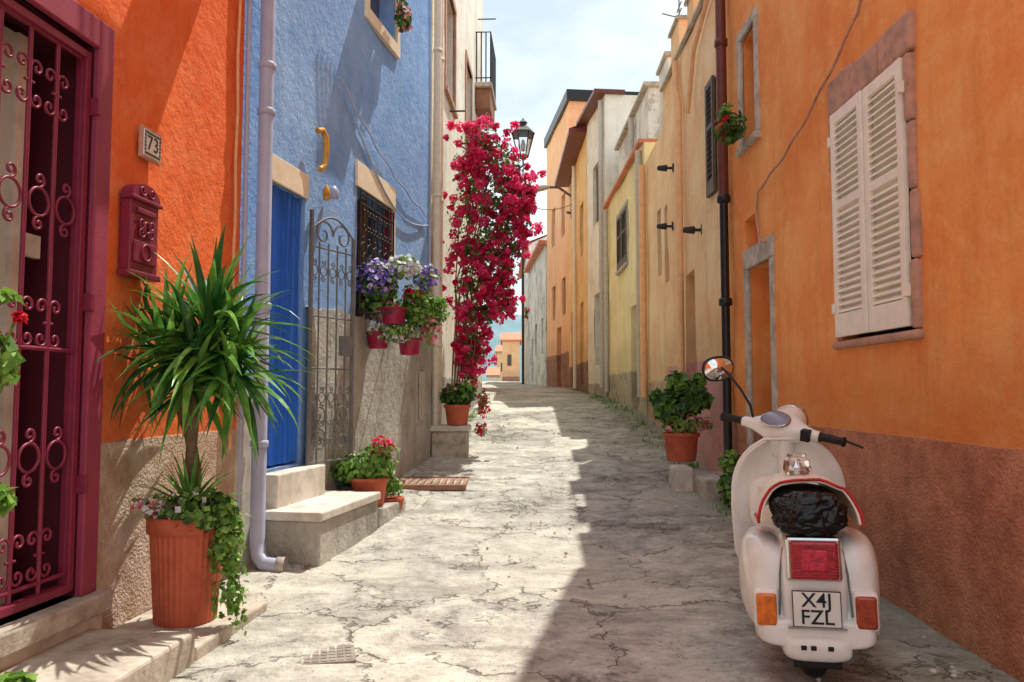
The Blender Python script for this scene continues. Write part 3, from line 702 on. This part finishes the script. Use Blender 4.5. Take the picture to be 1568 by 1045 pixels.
b=MB(); b.add([WD.P(-.1,.3,9.3),WD.P(WD.L,.3,9.3),WD.P(WD.L,-3,10.6),WD.P(-.1,-3,10.6)],[(0,1,2,3)],'tile'); b.add([WD.P(-.01,.0,9.3),WD.P(-.01,-3,9.3),WD.P(-.01,-3,10.6)],[(0,1,2)],'whiteb'); b.obj('roof',e)
wire('pole',[[WD.P(.3,.3,1),WD.P(.3,.3,11)]],.07,'iron_b',e)
for (x0,x1,y,zt,mt) in ((-.95,.75,76,6.2,'salmon'),(-2.7,-1.6,88,3.0,'white'),(-1.9,-.2,98,6.2,'peach2')):
    e=empty('distant_house'); b=MB(); b.box(x0,x1,y,y+7,-4,zt,mt)
    b.box8([(x0-.2,y-.2,zt),(x1+.2,y-.2,zt),(x1+.2,y+7.2,zt),(x0-.2,y+7.2,zt),(x0-.2,y-.2,zt+.15),(x1+.2,y-.2,zt+.15),(x1+.2,y+3.5,zt+1.1),(x0-.2,y+3.5,zt+1.1)],'tile')
    b.box(x0+.5,x0+.9,y-.03,y,zt-2.4,zt-1.3,'shutterd'); b.obj('house_body',e)
q=empty('street_lamp')
wire('arm',[[(2.05,26.9,8.1),(1.6,26.7,8.35),(1.2,26.5,8.3)],[(2.08,26.9,7.3),(2.08,26.9,8.9)],[(2.05,26.9,7.5),(1.9,26.8,7.5)]],.045,'iron_g',q)
b=MB(); b.loft([(.55,26.45,8.2,.02,.02,2),(.7,26.45,8.22,.14,.08,2),(1.05,26.45,8.26,.15,.1,2),(1.3,26.45,8.3,.04,.04,2)],'pipe_g',axis='x'); b.obj('lamp_head',q)
wire('overhead_cable',[[(-.75,16.5,6.1)]+[( -.75+2.8*t,16.5+10*t,6.1+1.6*t-.5*math.sin(math.pi*t)) for t in [i/12 for i in range(1,13)]]],.012,'iron_g')

e=empty('drain_grate'); b=MB()
cx,cy=-.95,8.75; zz=zg(cy)+.012
b.box(cx-.46,cx+.46,cy-.36,cy-.3,zz-.05,zz+.005,'rust'); b.box(cx-.46,cx+.46,cy+.3,cy+.36,zz-.03,zz+.02,'rust')
for k in range(12): b.box(cx-.44+k*.078,cx-.40+k*.078,cy-.3,cy+.3,zz-.04,zz+.01,'rust')
b.obj('bars',e)
e=empty('manhole_cover'); b=MB(); cx,cy=-.93,3.97
def mh(x,y): return (cx+x*.97-y*.24, cy+x*.24+y*.97)
def tb(x0,x1,y0,y1,z0,z1,mt):
    p=[mh(x0,y0),mh(x1,y0),mh(x1,y1),mh(x0,y1)]
    b.box8([(a,c,z0) for a,c in p]+[(a,c,z1) for a,c in p],mt)
tb(-.15,.15,-.12,.12,-.05,.002,'iron_plate')
for i in range(7):
    for j in range(5): tb(-.135+i*.04,-.106+i*.04,-.105+j*.045,-.072+j*.045,.0,.005,'iron_plate')
b.obj('plate',e)

# ------------------------------------------------------------------ PLANTS
q=empty('yucca_plant'); px,py=-1.78,4.36
b=MB(); pot(b,(px,py,.06),.2,.57,'terra',ribs=.014); b.obj('pot',q)
wire('trunk',[[(px-.0,py,.55),(px+.0,py+.01,.9),(px+.02,py,1.2),(px+.06,py,1.5)],[(px+.03,py+.02,.55),(px+.03,py+.02,.85),(px-.0,py,1.05),(px-.08,py-.02,1.3)]],.03,'bark',q)
b=MB()
for (c,n,Ls,gg) in (((px+.1,py-.02,1.62),105,.56,.7),((px-.12,py-.04,1.5),75,.48,.8),((px+.24,py+.0,1.45),75,.46,.9),((px+.05,py-.12,1.42),60,.45,1.1)):
    for i in range(n):
        el=math.radians(R.uniform(-50,88)); az=R.uniform(0,6.283)
        LL=Ls*R.uniform(.7,1.15)
        d=[math.cos(az)*math.cos(el),math.sin(az)*math.cos(el),math.sin(el)]
        if d[0]<-.5: d[0]*=.6
        blade(b,(c[0]+d[0]*.03,c[1]+d[1]*.03,c[2]+R.uniform(-.12,.1)),d,LL,R.uniform(.045,.066),R.choice(['leafY','leafY','leafYl','leafYd','leafYd']),g=R.uniform(.4,2.2)*gg,wall=-2.06)
for i in range(60):
    el=math.radians(R.uniform(10,80)); az=R.uniform(0,6.283)
    blade(b,(px+.02,py-.03,.66),(math.cos(az)*math.cos(el),math.sin(az)*math.cos(el),math.sin(el)),R.uniform(.22,.4),.032,R.choice(['leafY','leafYl','leaf']),g=1.2,wall=-2.05)
leafcloud(b,(px+.12,py-.1,.66),(.2,.15,.12),480,.045,['leaf','leafl','leafd'])
leafcloud(b,(px+.24,py-.08,.5),(.1,.1,.2),380,.042,['leaf','leafl'])
leafcloud(b,(px+.3,py-.1,.28),(.06,.07,.2),110,.04,['leafl','leaf'])
for k in range(5):
    leafcloud(b,(px+.2+.04*k,py-.12,.25-.03*k),(.02,.02,.16),22,.036,['leafl','leaf'])
leafcloud(b,(px-.1,py-.14,.69),(.16,.08,.08),150,.038,['wht','rose','leafd','leaf'])
leafcloud(b,(px+.05,py-.15,.72),(.14,.08,.07),90,.036,['wht','leaf'])
b.obj('foliage',q,recalc=False)

q=empty('bougainvillea'); b=MB()
CL=[(-.5,4.9,.24),(-.3,4.75,.3),(-.12,4.5,.3),(.05,4.3,.25),(.2,4.15,.15),(-.5,4.35,.35),(-.66,4.6,.2),(-.62,3.9,.33),(-.25,4.0,.4),(.05,3.98,.24),(.22,3.98,.13),(-.1,3.65,.33),(.13,3.6,.16),(-.45,3.45,.36),(-.2,3.25,.3),(.02,3.3,.16),
(-.68,3.3,.24),(-.35,2.95,.3),(-.12,2.9,.2),(-.25,2.65,.24),(-.06,2.55,.14),(-.6,2.8,.24),(-.35,2.4,.18),(-.62,2.4,.24),(-.5,2.15,.22),(-.62,1.95,.2),(-.66,1.75,.18),(-.5,1.85,.14),(-.6,1.55,.14)]
for (x,z,r) in CL:
    yc=11.0+R.uniform(-.15,.2)
    for k in range(int(13*r/.2)):
        u=V((R.gauss(0,.6),R.gauss(0,.5)-.25,R.gauss(0,.6)))*r
        leafcloud(b,(x+u.x,yc+u.y,z+u.z),R.uniform(.04,.1),R.randint(24,55),.052,R.choice([['pink'],['pink','pinkl'],['pink','pinkd'],['pinkl']]),asp=.5)
    leafcloud(b,(x,yc+.05,z),r*1.05,int(230*r/.25),.062,['leafd','leaf','leaf'],asp=.35,shell=.5)
for k in range(40):
    x=R.uniform(-.5,.3); z=R.uniform(2.3,4.7); leafcloud(b,(x,10.9,z),.05,16,.045,['pink','leaf'])
leafcloud(b,(-.38,10.6,1.15),(.1,.1,.22),170,.05,['pink','leaf','pinkd']); leafcloud(b,(-.42,10.5,.8),(.1,.1,.12),90,.05,['pink','rd','leaf'])
b.obj('foliage',q,recalc=False)
L=[]
for k in range(7):
    x=-.8+.05*k; L.append([(-.85+.02*k,10.9,1.0),(x-.02,10.95,1.9),(x+R.uniform(-.1,.1),10.95,2.8),(x+R.uniform(0,.2),10.95,3.6),(x+R.uniform(.0,.35),10.95,4.5)])
wire('stems',L,.010,'bark',q)
e=empty('stone_pedestal'); b=MB(); zz=zg(10.5)
b.box(-1.05,-.58,10.25,10.7,zz-.1,.78,'stone'); b.box(-1.08,-.55,10.22,10.73,.783,.86,'slab'); b.obj('block',e,bevel=.02)
def potted(name,c,r,h,mat,clouds,ribs=0):
    e=empty(name); b=MB()
    if r: pot(b,c,r,h,mat,ribs); b.obj('pot',e)
    b=MB()
    for (dx,dy,dz,rad,n,sz,ms) in clouds: leafcloud(b,(c[0]+dx,c[1]+dy,c[2]+h+dz),rad,n,sz,ms)
    b.obj('foliage',e,recalc=False); return e
potted('potted_plant',(-.72,10.35,.87),.17,.26,'terra',[(0,0,.12,(.25,.2,.16),500,.08,['leaf','leafd','leafd']),(.12,0,.2,(.12,.12,.12),120,.07,['leafl','leaf']),(-.05,-.1,.22,(.2,.1,.1),60,.04,['rose','leaf'])])
potted('potted_geranium',(-1.3,7.2,.275),.17,.25,'terra',[(-.08,0,.08,(.3,.2,.14),560,.07,['leaf','leafl','leafl']),(.1,-.05,.2,(.2,.15,.15),200,.06,['leaf','leafl']),(.12,-.05,.28,(.14,.12,.1),170,.042,['rose','pink','rd']),(-.12,0,.16,(.2,.15,.08),60,.035,['wht','leafl'])])
potted('potted_geranium',(-1.15,7.53,.1),.12,.2,'terra',[(0,0,.1,(.13,.12,.1),200,.05,['leaf','leafl'])])
potted('potted_shrub',(-1.5,7.35,.28),.1,.15,'iron_g',[(0,0,.04,(.15,.12,.1),200,.05,['leafd'])])
e=empty('hanging_flower_baskets')
b=MB()
for (x,y,z,r) in ((-1.37,8.0,1.74,.12),(-1.06,8.1,1.68,.12),(-1.2,7.9,1.98,.13)): pot(b,(x,y,z),r,.17,'potred')
b.obj('pots',e); b=MB()
leafcloud(b,(-1.40,8.0,2.36),(.24,.2,.3),850,.06,['leafd','leaf','leaf'])
leafcloud(b,(-1.4,7.9,2.45),(.24,.2,.22),380,.052,['vio','vio','wht','lil'])
leafcloud(b,(-1.12,8.0,2.58),(.19,.15,.13),460,.055,['wht','wht','leafl'])
leafcloud(b,(-.9,8.2,2.5),(.16,.14,.16),260,.05,['lil','vio','leafl'])
leafcloud(b,(-.95,8.15,2.15),(.3,.18,.22),900,.06,['leafl','leaf','leafl'])
leafcloud(b,(-1.02,8.0,2.3),(.12,.1,.1),110,.055,['rd','leaf'])
leafcloud(b,(-1.28,7.95,2.12),(.2,.15,.12),300,.045,['leafl','leaf','rose'])
leafcloud(b,(-1.2,7.95,1.90),(.27,.15,.12),460,.05,['leafl','leaf','wht'])
leafcloud(b,(-.86,8.1,1.95),(.15,.12,.2),170,.05,['leafl','rose'])
b.obj('foliage',e,recalc=False)
wire('hangers',[[W2.P(wb,.02,2.3),(-1.38,8,2.0)],[W2.P(wb,.02,2.2),(-1.06,8.1,1.9)],[W2.P(wa+.2,.02,2.1),(-1.2,7.9,2.1)],[W2.P(wa,.05,2.08),W2.P(wa,.35,2.08),W2.P(wb,.35,2.08),W2.P(wb,.03,2.08)]],.009,'iron_b',e)
potted('window_box_plant',(-1.22,8.55,5.35),0,.05,'',[(0,0,.12,(.1,.2,.2),240,.06,['leaf','leafd','rose'])])
potted('potted_shrub',(1.92,8.95,.52),.2,.32,'terra',[(-.12,0,.28,(.2,.25,.2),300,.12,['leafd','leafd','leaf']),(.14,0,.40,(.2,.22,.2),280,.12,['leafd','leaf']),(-.03,0,.56,(.14,.14,.16),110,.11,['leafd','leaf','leafl']),(.2,0,.6,(.08,.1,.1),40,.1,['leaf']),(-.28,0,.4,(.08,.1,.1),40,.1,['leaf','leafd']),(.05,-.1,.1,(.3,.17,.12),330,.06,['leaf','leafl','rose'])])
potted('creeping_plant',(2.13,7.65,.1),0,.05,'',[(0,0,.22,(.14,.2,.2),260,.07,['leaf','leafd','leafl']),(-.02,0,.48,(.1,.15,.12),110,.07,['leaf','leafl'])])
potted('window_box_plant',(2.13,7.5,3.72),0,.05,'',[(0,0,.1,(.16,.22,.16),220,.07,['leaf','leafd']),(-.05,0,.25,(.08,.1,.12),60,.06,['leaf','leafl']),(-.08,-.05,.12,(.1,.15,.12),40,.05,['rd'])])
potted('geranium',(-1.98,3.03,1.35),0,.05,'',[(-.02,0,.02,(.07,.12,.12),60,.08,['leaf','leafl']),(.06,.02,.19,(.03,.03,.025),40,.03,['rd']),(0,0,-.5,(.06,.1,.08),40,.08,['leafl','leaf']),(0,0,.27,(.05,.1,.04),20,.06,['leafl'])])
wire('geranium_stems',[[(-2.02,3.0,.3),(-2.0,3.0,.9),(-1.99,3.02,1.4),(-1.94,3.05,1.58)]],.005,'leaf')
potted('fern',(-1.82,2.9,.15),0,.02,'',[(0,0,.05,(.08,.1,.08),60,.07,['leafl','leaf'])])
b=MB()
for k in range(300):
    if R.random()<.7: y=R.uniform(5,26); x=2.28-.05*R.random()-(.3*R.random()**2)
    else: y=R.uniform(10.8,24); x=-1.0+.05*(y-10)+.1*R.random() if y<18 else -1.0
    z=zg(y)
    for i in range(R.randint(4,12)):
        blade(b,(x+R.uniform(-.06,.06),y+R.uniform(-.1,.1),z-.01),(R.uniform(-.6,.6),R.uniform(-.6,.6),1),R.uniform(.03,.1),.01,R.choice(['leaf','leafl','leafd']),g=2,seg=3)
b.obj('weeds',recalc=False)
b=MB()
for k in range(520):
    y=R.uniform(3.5,18); x=2.2-.8*R.random()**2 if R.random()<.75 else R.uniform(-1.2,2); s=R.uniform(.005,.02); z=zg(y)-.012
    b.lathe([(.001,z+s*.7),(s*.7,z+s*.5),(s,z),(.001,z-s)],R.choice(['stone','slab']),(x,y,0),n=5,smooth=False)
b.obj('gravel',recalc=False)

# ------------------------------------------------------------------ SCOOTER
sc=empty('parked_scooter',(1.41,3.78,0.0),rot=(0,math.radians(-1.5),-.25))
b=MB()
b.loft([(-.305,0,.44,.095,.185,3.4),(-.29,0,.44,.13,.21,3.6),(-.22,0,.45,.15,.222,3.4),(0,0,.48,.165,.205,2.8),(.3,0,.5,.15,.18,2.5),(.48,0,.42,.12,.2,2.6),(.52,0,.38,.08,.16,2.6)],'paint')
b.obj('tail_body',sc)
b=MB()
for sg in (1,-1):
    b.loft([(-.265,sg*.16,.40,.04,.1,2.6),(-.245,sg*.175,.42,.075,.17,2.8),(-.17,sg*.19,.425,.095,.205,3),(0,sg*.2,.43,.108,.215,2.8),(.18,sg*.19,.43,.105,.2,2.5),(.36,sg*.165,.41,.08,.15,2.3),(.48,sg*.14,.39,.03,.07,2.1)],'paint',n=36)
b.obj('side_cowls',sc)
b=MB()
b.loft([(-.315,0,.245,.18,.045,4),(-.30,0,.245,.235,.06,4),(-.2,0,.245,.255,.065,4),(-.1,0,.25,.25,.06,4)],'paint')
b.loft([(-.335,0,.195,.11,.03,3.5),(-.31,0,.185,.14,.055,3.5),(-.2,0,.185,.15,.055,3)],'paint')
b.obj('rear_bumper',sc)
b=MB()
for x in (-.06,-.02,.05): b.box(x-.012,x+.012,-.341,-.33,.185,.205,'black')
b.obj('bumper_holes',sc,bevel=.004)
wire('cowl_trim',[[(sg*.09,-.255-.0,.655),(sg*.125,-.27,.6),(sg*.14,-.285,.5),(sg*.145,-.29,.4),(sg*.15,-.29,.32)] for sg in (1,-1)],.0045,'iron_g',sc)
b=MB(); b.box(-.1,.1,-.28,-.265,.09,.16,'black'); b.box(-.08,.08,-.2,.1,.12,.22,'black'); b.obj('mudflap',sc,bevel=.01)
def wheel(mb,c,r=.215,w=.052):
    prof=[]
    for i in range(17):
        a=2*math.pi*i/16; prof.append((r-w+w*math.cos(a),w*1.1*math.sin(a)))
    mb.lathe(prof,'black',c,n=36,ax='x'); mb.lathe([(.001,-.03),(r-w*1.9,-.03),(r-w*1.6,0),(r-w*1.9,.03),(.001,.03)],'chrome',c,n=30,ax='x')
b=MB(); wheel(b,(0,-.06,.205)); b.obj('rear_wheel',sc)
b=MB(); b.box(-.115,.115,-.325,-.27,.475,.665,'chrome'); b.obj('taillight_frame',sc,bevel=.012)
b=MB(); b.box(-.1,.1,-.345,-.32,.485,.65,'tail'); b.obj('taillight_lens',sc,bevel=.012)
b=MB(); b.box(-.055,.055,-.352,-.343,.525,.615,'tailc'); b.obj('taillight_reflector',sc,bevel=.006)
wire('lens_ribs',[[(-.098,-.347,.5+.013*k),(.098,-.347,.5+.013*k)] for k in range(11)],.0015,'tail',sc)
b=MB(); b.box(-.1,.1,-.345,-.338,.285,.44,'ink'); b.box(-.096,.096,-.348,-.344,.289,.436,'plate'); b.obj('plate',sc,bevel=.002)
text('plate_text_top','X4J',.086,(0,-.349,.399),V((1,0,0)),V((0,0,1)),V((0,-1,0)),'ink',sc,off=.008)
text('plate_text_bottom','FZL',.086,(0,-.349,.327),V((1,0,0)),V((0,0,1)),V((0,-1,0)),'ink',sc,off=.008)
b=MB(); b.box(-.12,.12,-.34,-.28,.275,.285,'chrome'); b.obj('plate_holder',sc)
for sg,mt in ((-1,'amber'),(1,'amberd')):
    b=MB(); x=sg*.205; b.box(x-.055,x+.055,-.30,-.21,.26,.43,'paint'); b.obj('indicator_housing',sc,bevel=.02)
    b=MB(); b.box(x-.043,x+.043,-.318,-.295,.275,.415,mt); b.obj('indicator_lens',sc,bevel=.012)
b=MB()
b.loft([(-.3,0,.75,.09,.06,2.6),(-.27,0,.75,.13,.085,2.6),(-.1,0,.76,.15,.09,3),(.15,0,.76,.15,.085,3),(.38,0,.75,.12,.07,2.6),(.45,0,.74,.06,.04,2.4)],'black')
b.obj('seat',sc)
b=MB(); vs=[];fs=[];na=24;ny=14
def seatpt(i,j,e=0):
    y=-.26+.62*j/ny; a=math.pi*(-.02+1.04*i/na)
    w=.215*(1-.3*max(0,(y-.05))/.3)
    sa_=math.sin(a)
    zz=.755+.14*(max(sa_,0)**.8) if sa_>.0 else .755
    zz-=.045*max(0,abs(math.cos(a))-.75)/.25
    yy=y+.10*(max(sa_,0))*(1-j/ny)
    return V((w*math.cos(a)*(1+e),yy,zz+.012*noise.noise(V((i*.35,j*.4,2)))+e*.1))
for j in range(ny+1):
    for i in range(na+1): vs.append(seatpt(i,j))
for j in range(ny):
    for i in range(na): a=j*(na+1)+i; fs.append((a,a+1,a+na+2,a+na+1))
b.add(vs,fs,'seatcr',True); b.obj('seat_cover',sc,solid=.012,recalc=True)
wire('red_piping',[[seatpt(i,0,.02) for i in range(na+1)],[seatpt(0,j,.02) for j in range(ny+1)],[seatpt(na,j,.02) for j in range(ny+1)]],.007,'red',sc)
bm=bmesh.new(); bmesh.ops.create_icosphere(bm,subdivisions=6,radius=1)
for v in bm.verts:
    n_=v.co.normalized(); k=1+.12*noise.noise(n_*2.2)-.17*abs(noise.noise(n_*3.1+V((3,1,2))))-.09*abs(noise.noise(n_*7.3))-.03*abs(noise.noise(n_*15))
    sq=lambda t: math.copysign(abs(t)**.7,t)
    v.co=V((sq(n_.x)*.16,sq(n_.y)*.09,sq(n_.z)*.10))*k
me=bpy.data.meshes.new('bag'); bm.to_mesh(me); bm.free(); me.materials.append(M['bag'])
for p_ in me.polygons: p_.use_smooth=True
o=bpy.data.objects.new('black_bag',me); COL.objects.link(o); o.parent=sc; o.location=(0,-.25,.755)
b=MB(); b.lathe([(.001,.88),(.05,.885),(.066,.92),(.06,.965),(.045,.98),(.045,.995),(.001,1.0)],'glass',(-.01,.1,0),n=12,smooth=False); b.lathe([(.001,.89),(.025,.9),(.03,.93),(.001,.96)],'chrome',(-.01,.1,0),n=9,smooth=False); b.obj('glass_jar',sc)
b=MB(); b.loft([(.45,0,.24,.15,.03,4),(.55,0,.23,.22,.025,4),(.85,0,.23,.23,.025,4),(.98,0,.27,.2,.03,4)],'paint'); b.obj('floorboard',sc)
b=MB(); b.box(-.12,-.1,.5,.85,.26,.268,'black'); b.box(.1,.12,.5,.85,.26,.268,'black'); b.box(-.02,.02,.5,.85,.26,.27,'black'); b.obj('floor_strips',sc)
b=MB(); vs=[];fs=[];nu=20;nv=18
for j in range(nv+1):
    v=j/nv; hw=.31*(1-.1*abs(v-.5))*(1 if v<.6 else math.sqrt(max(0,1-((v-.6)/.43)**2.4)))
    if v<.15: hw*=.8+.2*v/.15
    for i in range(nu+1):
        u=-1+2*i/nu; vs.append((u*hw,1.0-.13*v-.10*u*u,.24+.79*v))
for j in range(nv):
    for i in range(nu): a=j*(nu+1)+i; fs.append((a,a+1,a+nu+2,a+nu+1))
b.add(vs,fs,'paint',True); b.obj('leg_shield',sc,solid=.02)
E=[vs[j*(nu+1)] for j in range(nv+1)]
E2=[vs[j*(nu+1)+nu] for j in range(nv+1)]
wire('shield_trim',[E+E2[::-1]],.009,'paint',sc)
b=MB(); b.loft([(.76,0,.66,.2,.14,4),(.78,0,.66,.215,.16,4),(.9,0,.66,.22,.17,4)],'paint'); b.box(-.17,.17,.754,.759,.56,.76,'seatcr'); b.obj('glovebox',sc,bevel=.004)
b=MB(); b.lathe([(.045,0),(.045,.78)],'paint',(0,0,0)); b.obj('steering_column',sc,loc=(0,.95,.3),rot=(math.radians(10),0,0))
fw=empty('front_fork',(0,1.2,0),-.45,sc)
b=MB(); wheel(b,(0,0,.215)); b.obj('front_wheel',fw)
b=MB(); vs=[];fs=[]
for j in range(15):
    a=math.radians(-10+200*j/14)
    for i in range(9):
        p_=math.pi*i/8; r_=.2+.09*math.sin(p_); vs.append((.1*math.cos(p_),r_*math.cos(a),.215+r_*math.sin(a)))
for j in range(14):
    for i in range(8): a=j*9+i; fs.append((a,a+1,a+10,a+9))
b.add(vs,fs,'paint',True); b.obj('fender',fw,solid=.008)
hb=empty('handlebars',(-.02,.85,1.09),0,sc,rot=(math.radians(14),.2,-.45))
b=MB()
b.loft([(-.23,0,-.005,.033,.028,2.4),(-.17,0,-.005,.04,.036,2.4),(-.1,.01,-.005,.075,.062,2.5),(-.04,.03,-.01,.11,.09,2.6),(.04,.03,-.01,.11,.09,2.6),(.1,.01,-.005,.075,.062,2.5),(.17,0,-.005,.04,.036,2.4),(.23,0,-.005,.033,.028,2.4)],'paint',axis='x',n=32)
b.lathe([(.001,.2),(.08,.19),(.1,.14),(.09,0)],'paint',(0,0,0),ax='y')
b.loft([(-.16,0,0,.05,.06,2.2),(-.05,0,.0,.075,.085,2.2)],'paint',axis='z')
b.obj('headset',hb)
b=MB(); b.lathe([(.001,.215),(.07,.21),(.08,.19)],'glass',(0,0,0),ax='y'); b.lathe([(.082,.185),(.09,.2),(.082,.21)],'chrome',(0,0,0),ax='y'); b.obj('headlight',hb)
b=MB(); b.lathe([(.068,.07),(.074,.084),(.066,.09)],'chrome',(0,.0,0)); b.lathe([(.001,.083),(.066,.083)],'pipe_l',(0,0,0)); b.lathe([(.066,.088),(.045,.102),(.001,.108)],'glass',(0,0,0))
ob=b.obj('speedometer',hb,rot=(math.radians(30),0,0)); ob.scale=(1.2,.85,1); ob.location=(-.01,-.01,-.005)
b=MB()
for sg in (1,-1):
    b.lathe([(.001,sg*.225),(.026,sg*.226),(.031,sg*.23),(.024,sg*.245),(.022,sg*.255),(.023,sg*.35),(.029,sg*.355),(.027,sg*.37),(.001,sg*.372)],'black',(0,0,-.005),ax='x')
b.box(.14,.19,-.065,-.02,-.03,.035,'black')
b.obj('grips',hb,bevel=.006)
wire('levers',[[(.19,.04,-.01),(.26,.085,-.015),(.36,.08,-.03),(.45,.05,-.035)],[(-.19,.04,-.01),(-.26,.085,-.015),(-.36,.08,-.03),(-.41,.06,-.035)]],.007,'pipe_k',hb)
wire('mirror_stem',[[(-.17,.0,.03),(-.19,.0,.1),(-.25,-.02,.2),(-.32,-.02,.27),(-.38,-.01,.31)]],.008,'pipe_k',hb)
mm=empty('mirror',(-.40,-.02,.30),0,hb,rot=(-.1,0,.9))
b=MB(); b.loft([(-.012,0,0,.098,.074,2.4),(0,0,0,.102,.078,2.4),(.022,0,0,.065,.05,2.3)],'pipe_k'); b.obj('mirror_shell',mm)
b=MB(); b.loft([(-.0175,0,0,.09,.066,2.4),(-.0125,0,0,.09,.066,2.4)],'mirror',sub=1); b.obj('mirror_glass',mm)
wire('side_stand',[[(-.08,.45,.2),(-.22,.42,.02)],[(-.1,.5,.16),(.1,.5,.16)]],.012,'chrome',sc)
wire('exhaust',[[(.1,.2,.15),(.13,-.05,.14),(.13,-.25,.14)]],.03,'iron_g',sc)

# ------------------------------------------------------------------ light, world, camera
sd=V((.27,.42,1)).normalized()
el=math.asin(sd.z); az=math.atan2(sd.x,sd.y)
sun=bpy.data.lights.new('sun','SUN'); sun.energy=5; sun.angle=math.radians(.5); sun.color=(1,.96,.87)
so=bpy.data.objects.new('sun',sun); COL.objects.link(so); so.rotation_euler=(-sd).to_track_quat('-Z','Y').to_euler()
w=bpy.data.worlds.new('World'); scene.world=w; w.use_nodes=True; nt=w.node_tree; nt.nodes.clear()
o=nt.nodes.new('ShaderNodeOutputWorld'); bg=nt.nodes.new('ShaderNodeBackground'); bg.inputs[1].default_value=.15
sk=nt.nodes.new('ShaderNodeTexSky'); sk.sky_type='NISHITA'; sk.sun_disc=False; sk.sun_elevation=el; sk.sun_rotation=az; sk.dust_density=1.0; sk.air_density=1.0
tc=nt.nodes.new('ShaderNodeTexCoord'); mp=nt.nodes.new('ShaderNodeMapping'); mp.inputs['Scale'].default_value=(1.6,1.6,3.2)
nz=nt.nodes.new('ShaderNodeTexNoise'); nz.inputs['Scale'].default_value=1.8; nz.inputs['Detail'].default_value=5; nz.inputs['Roughness'].default_value=.55
mr=nt.nodes.new('ShaderNodeMapRange'); mr.inputs[1].default_value=.36; mr.inputs[2].default_value=.6; mr.inputs[3].default_value=.45; mr.inputs[4].default_value=1
mx=nt.nodes.new('ShaderNodeMix'); mx.data_type='RGBA'; mx.inputs[7].default_value=(6.3,6.9,7.3,1)
mx.inputs[7].default_value=(8.0,8.7,9.2,1)
for a,b_ in ((tc.outputs['Generated'],mp.inputs[0]),(mp.outputs[0],nz.inputs['Vector']),(nz.outputs['Fac'],mr.inputs[0]),(mr.outputs[0],mx.inputs[0]),(sk.outputs[0],mx.inputs[6]),(mx.outputs[2],bg.inputs[0]),(bg.outputs[0],o.inputs[0])): nt.links.new(a,b_)
cam=bpy.data.cameras.new('camera'); co=bpy.data.objects.new('camera',cam); COL.objects.link(co)
co.location=(0,0,1.3); co.rotation_euler=(math.radians(93.7),0,0); cam.lens=27.55; cam.clip_end=8000; cam.clip_start=.05
scene.camera=co
scene.view_settings.view_transform='Standard'; scene.view_settings.look='None'; scene.view_settings.exposure=0
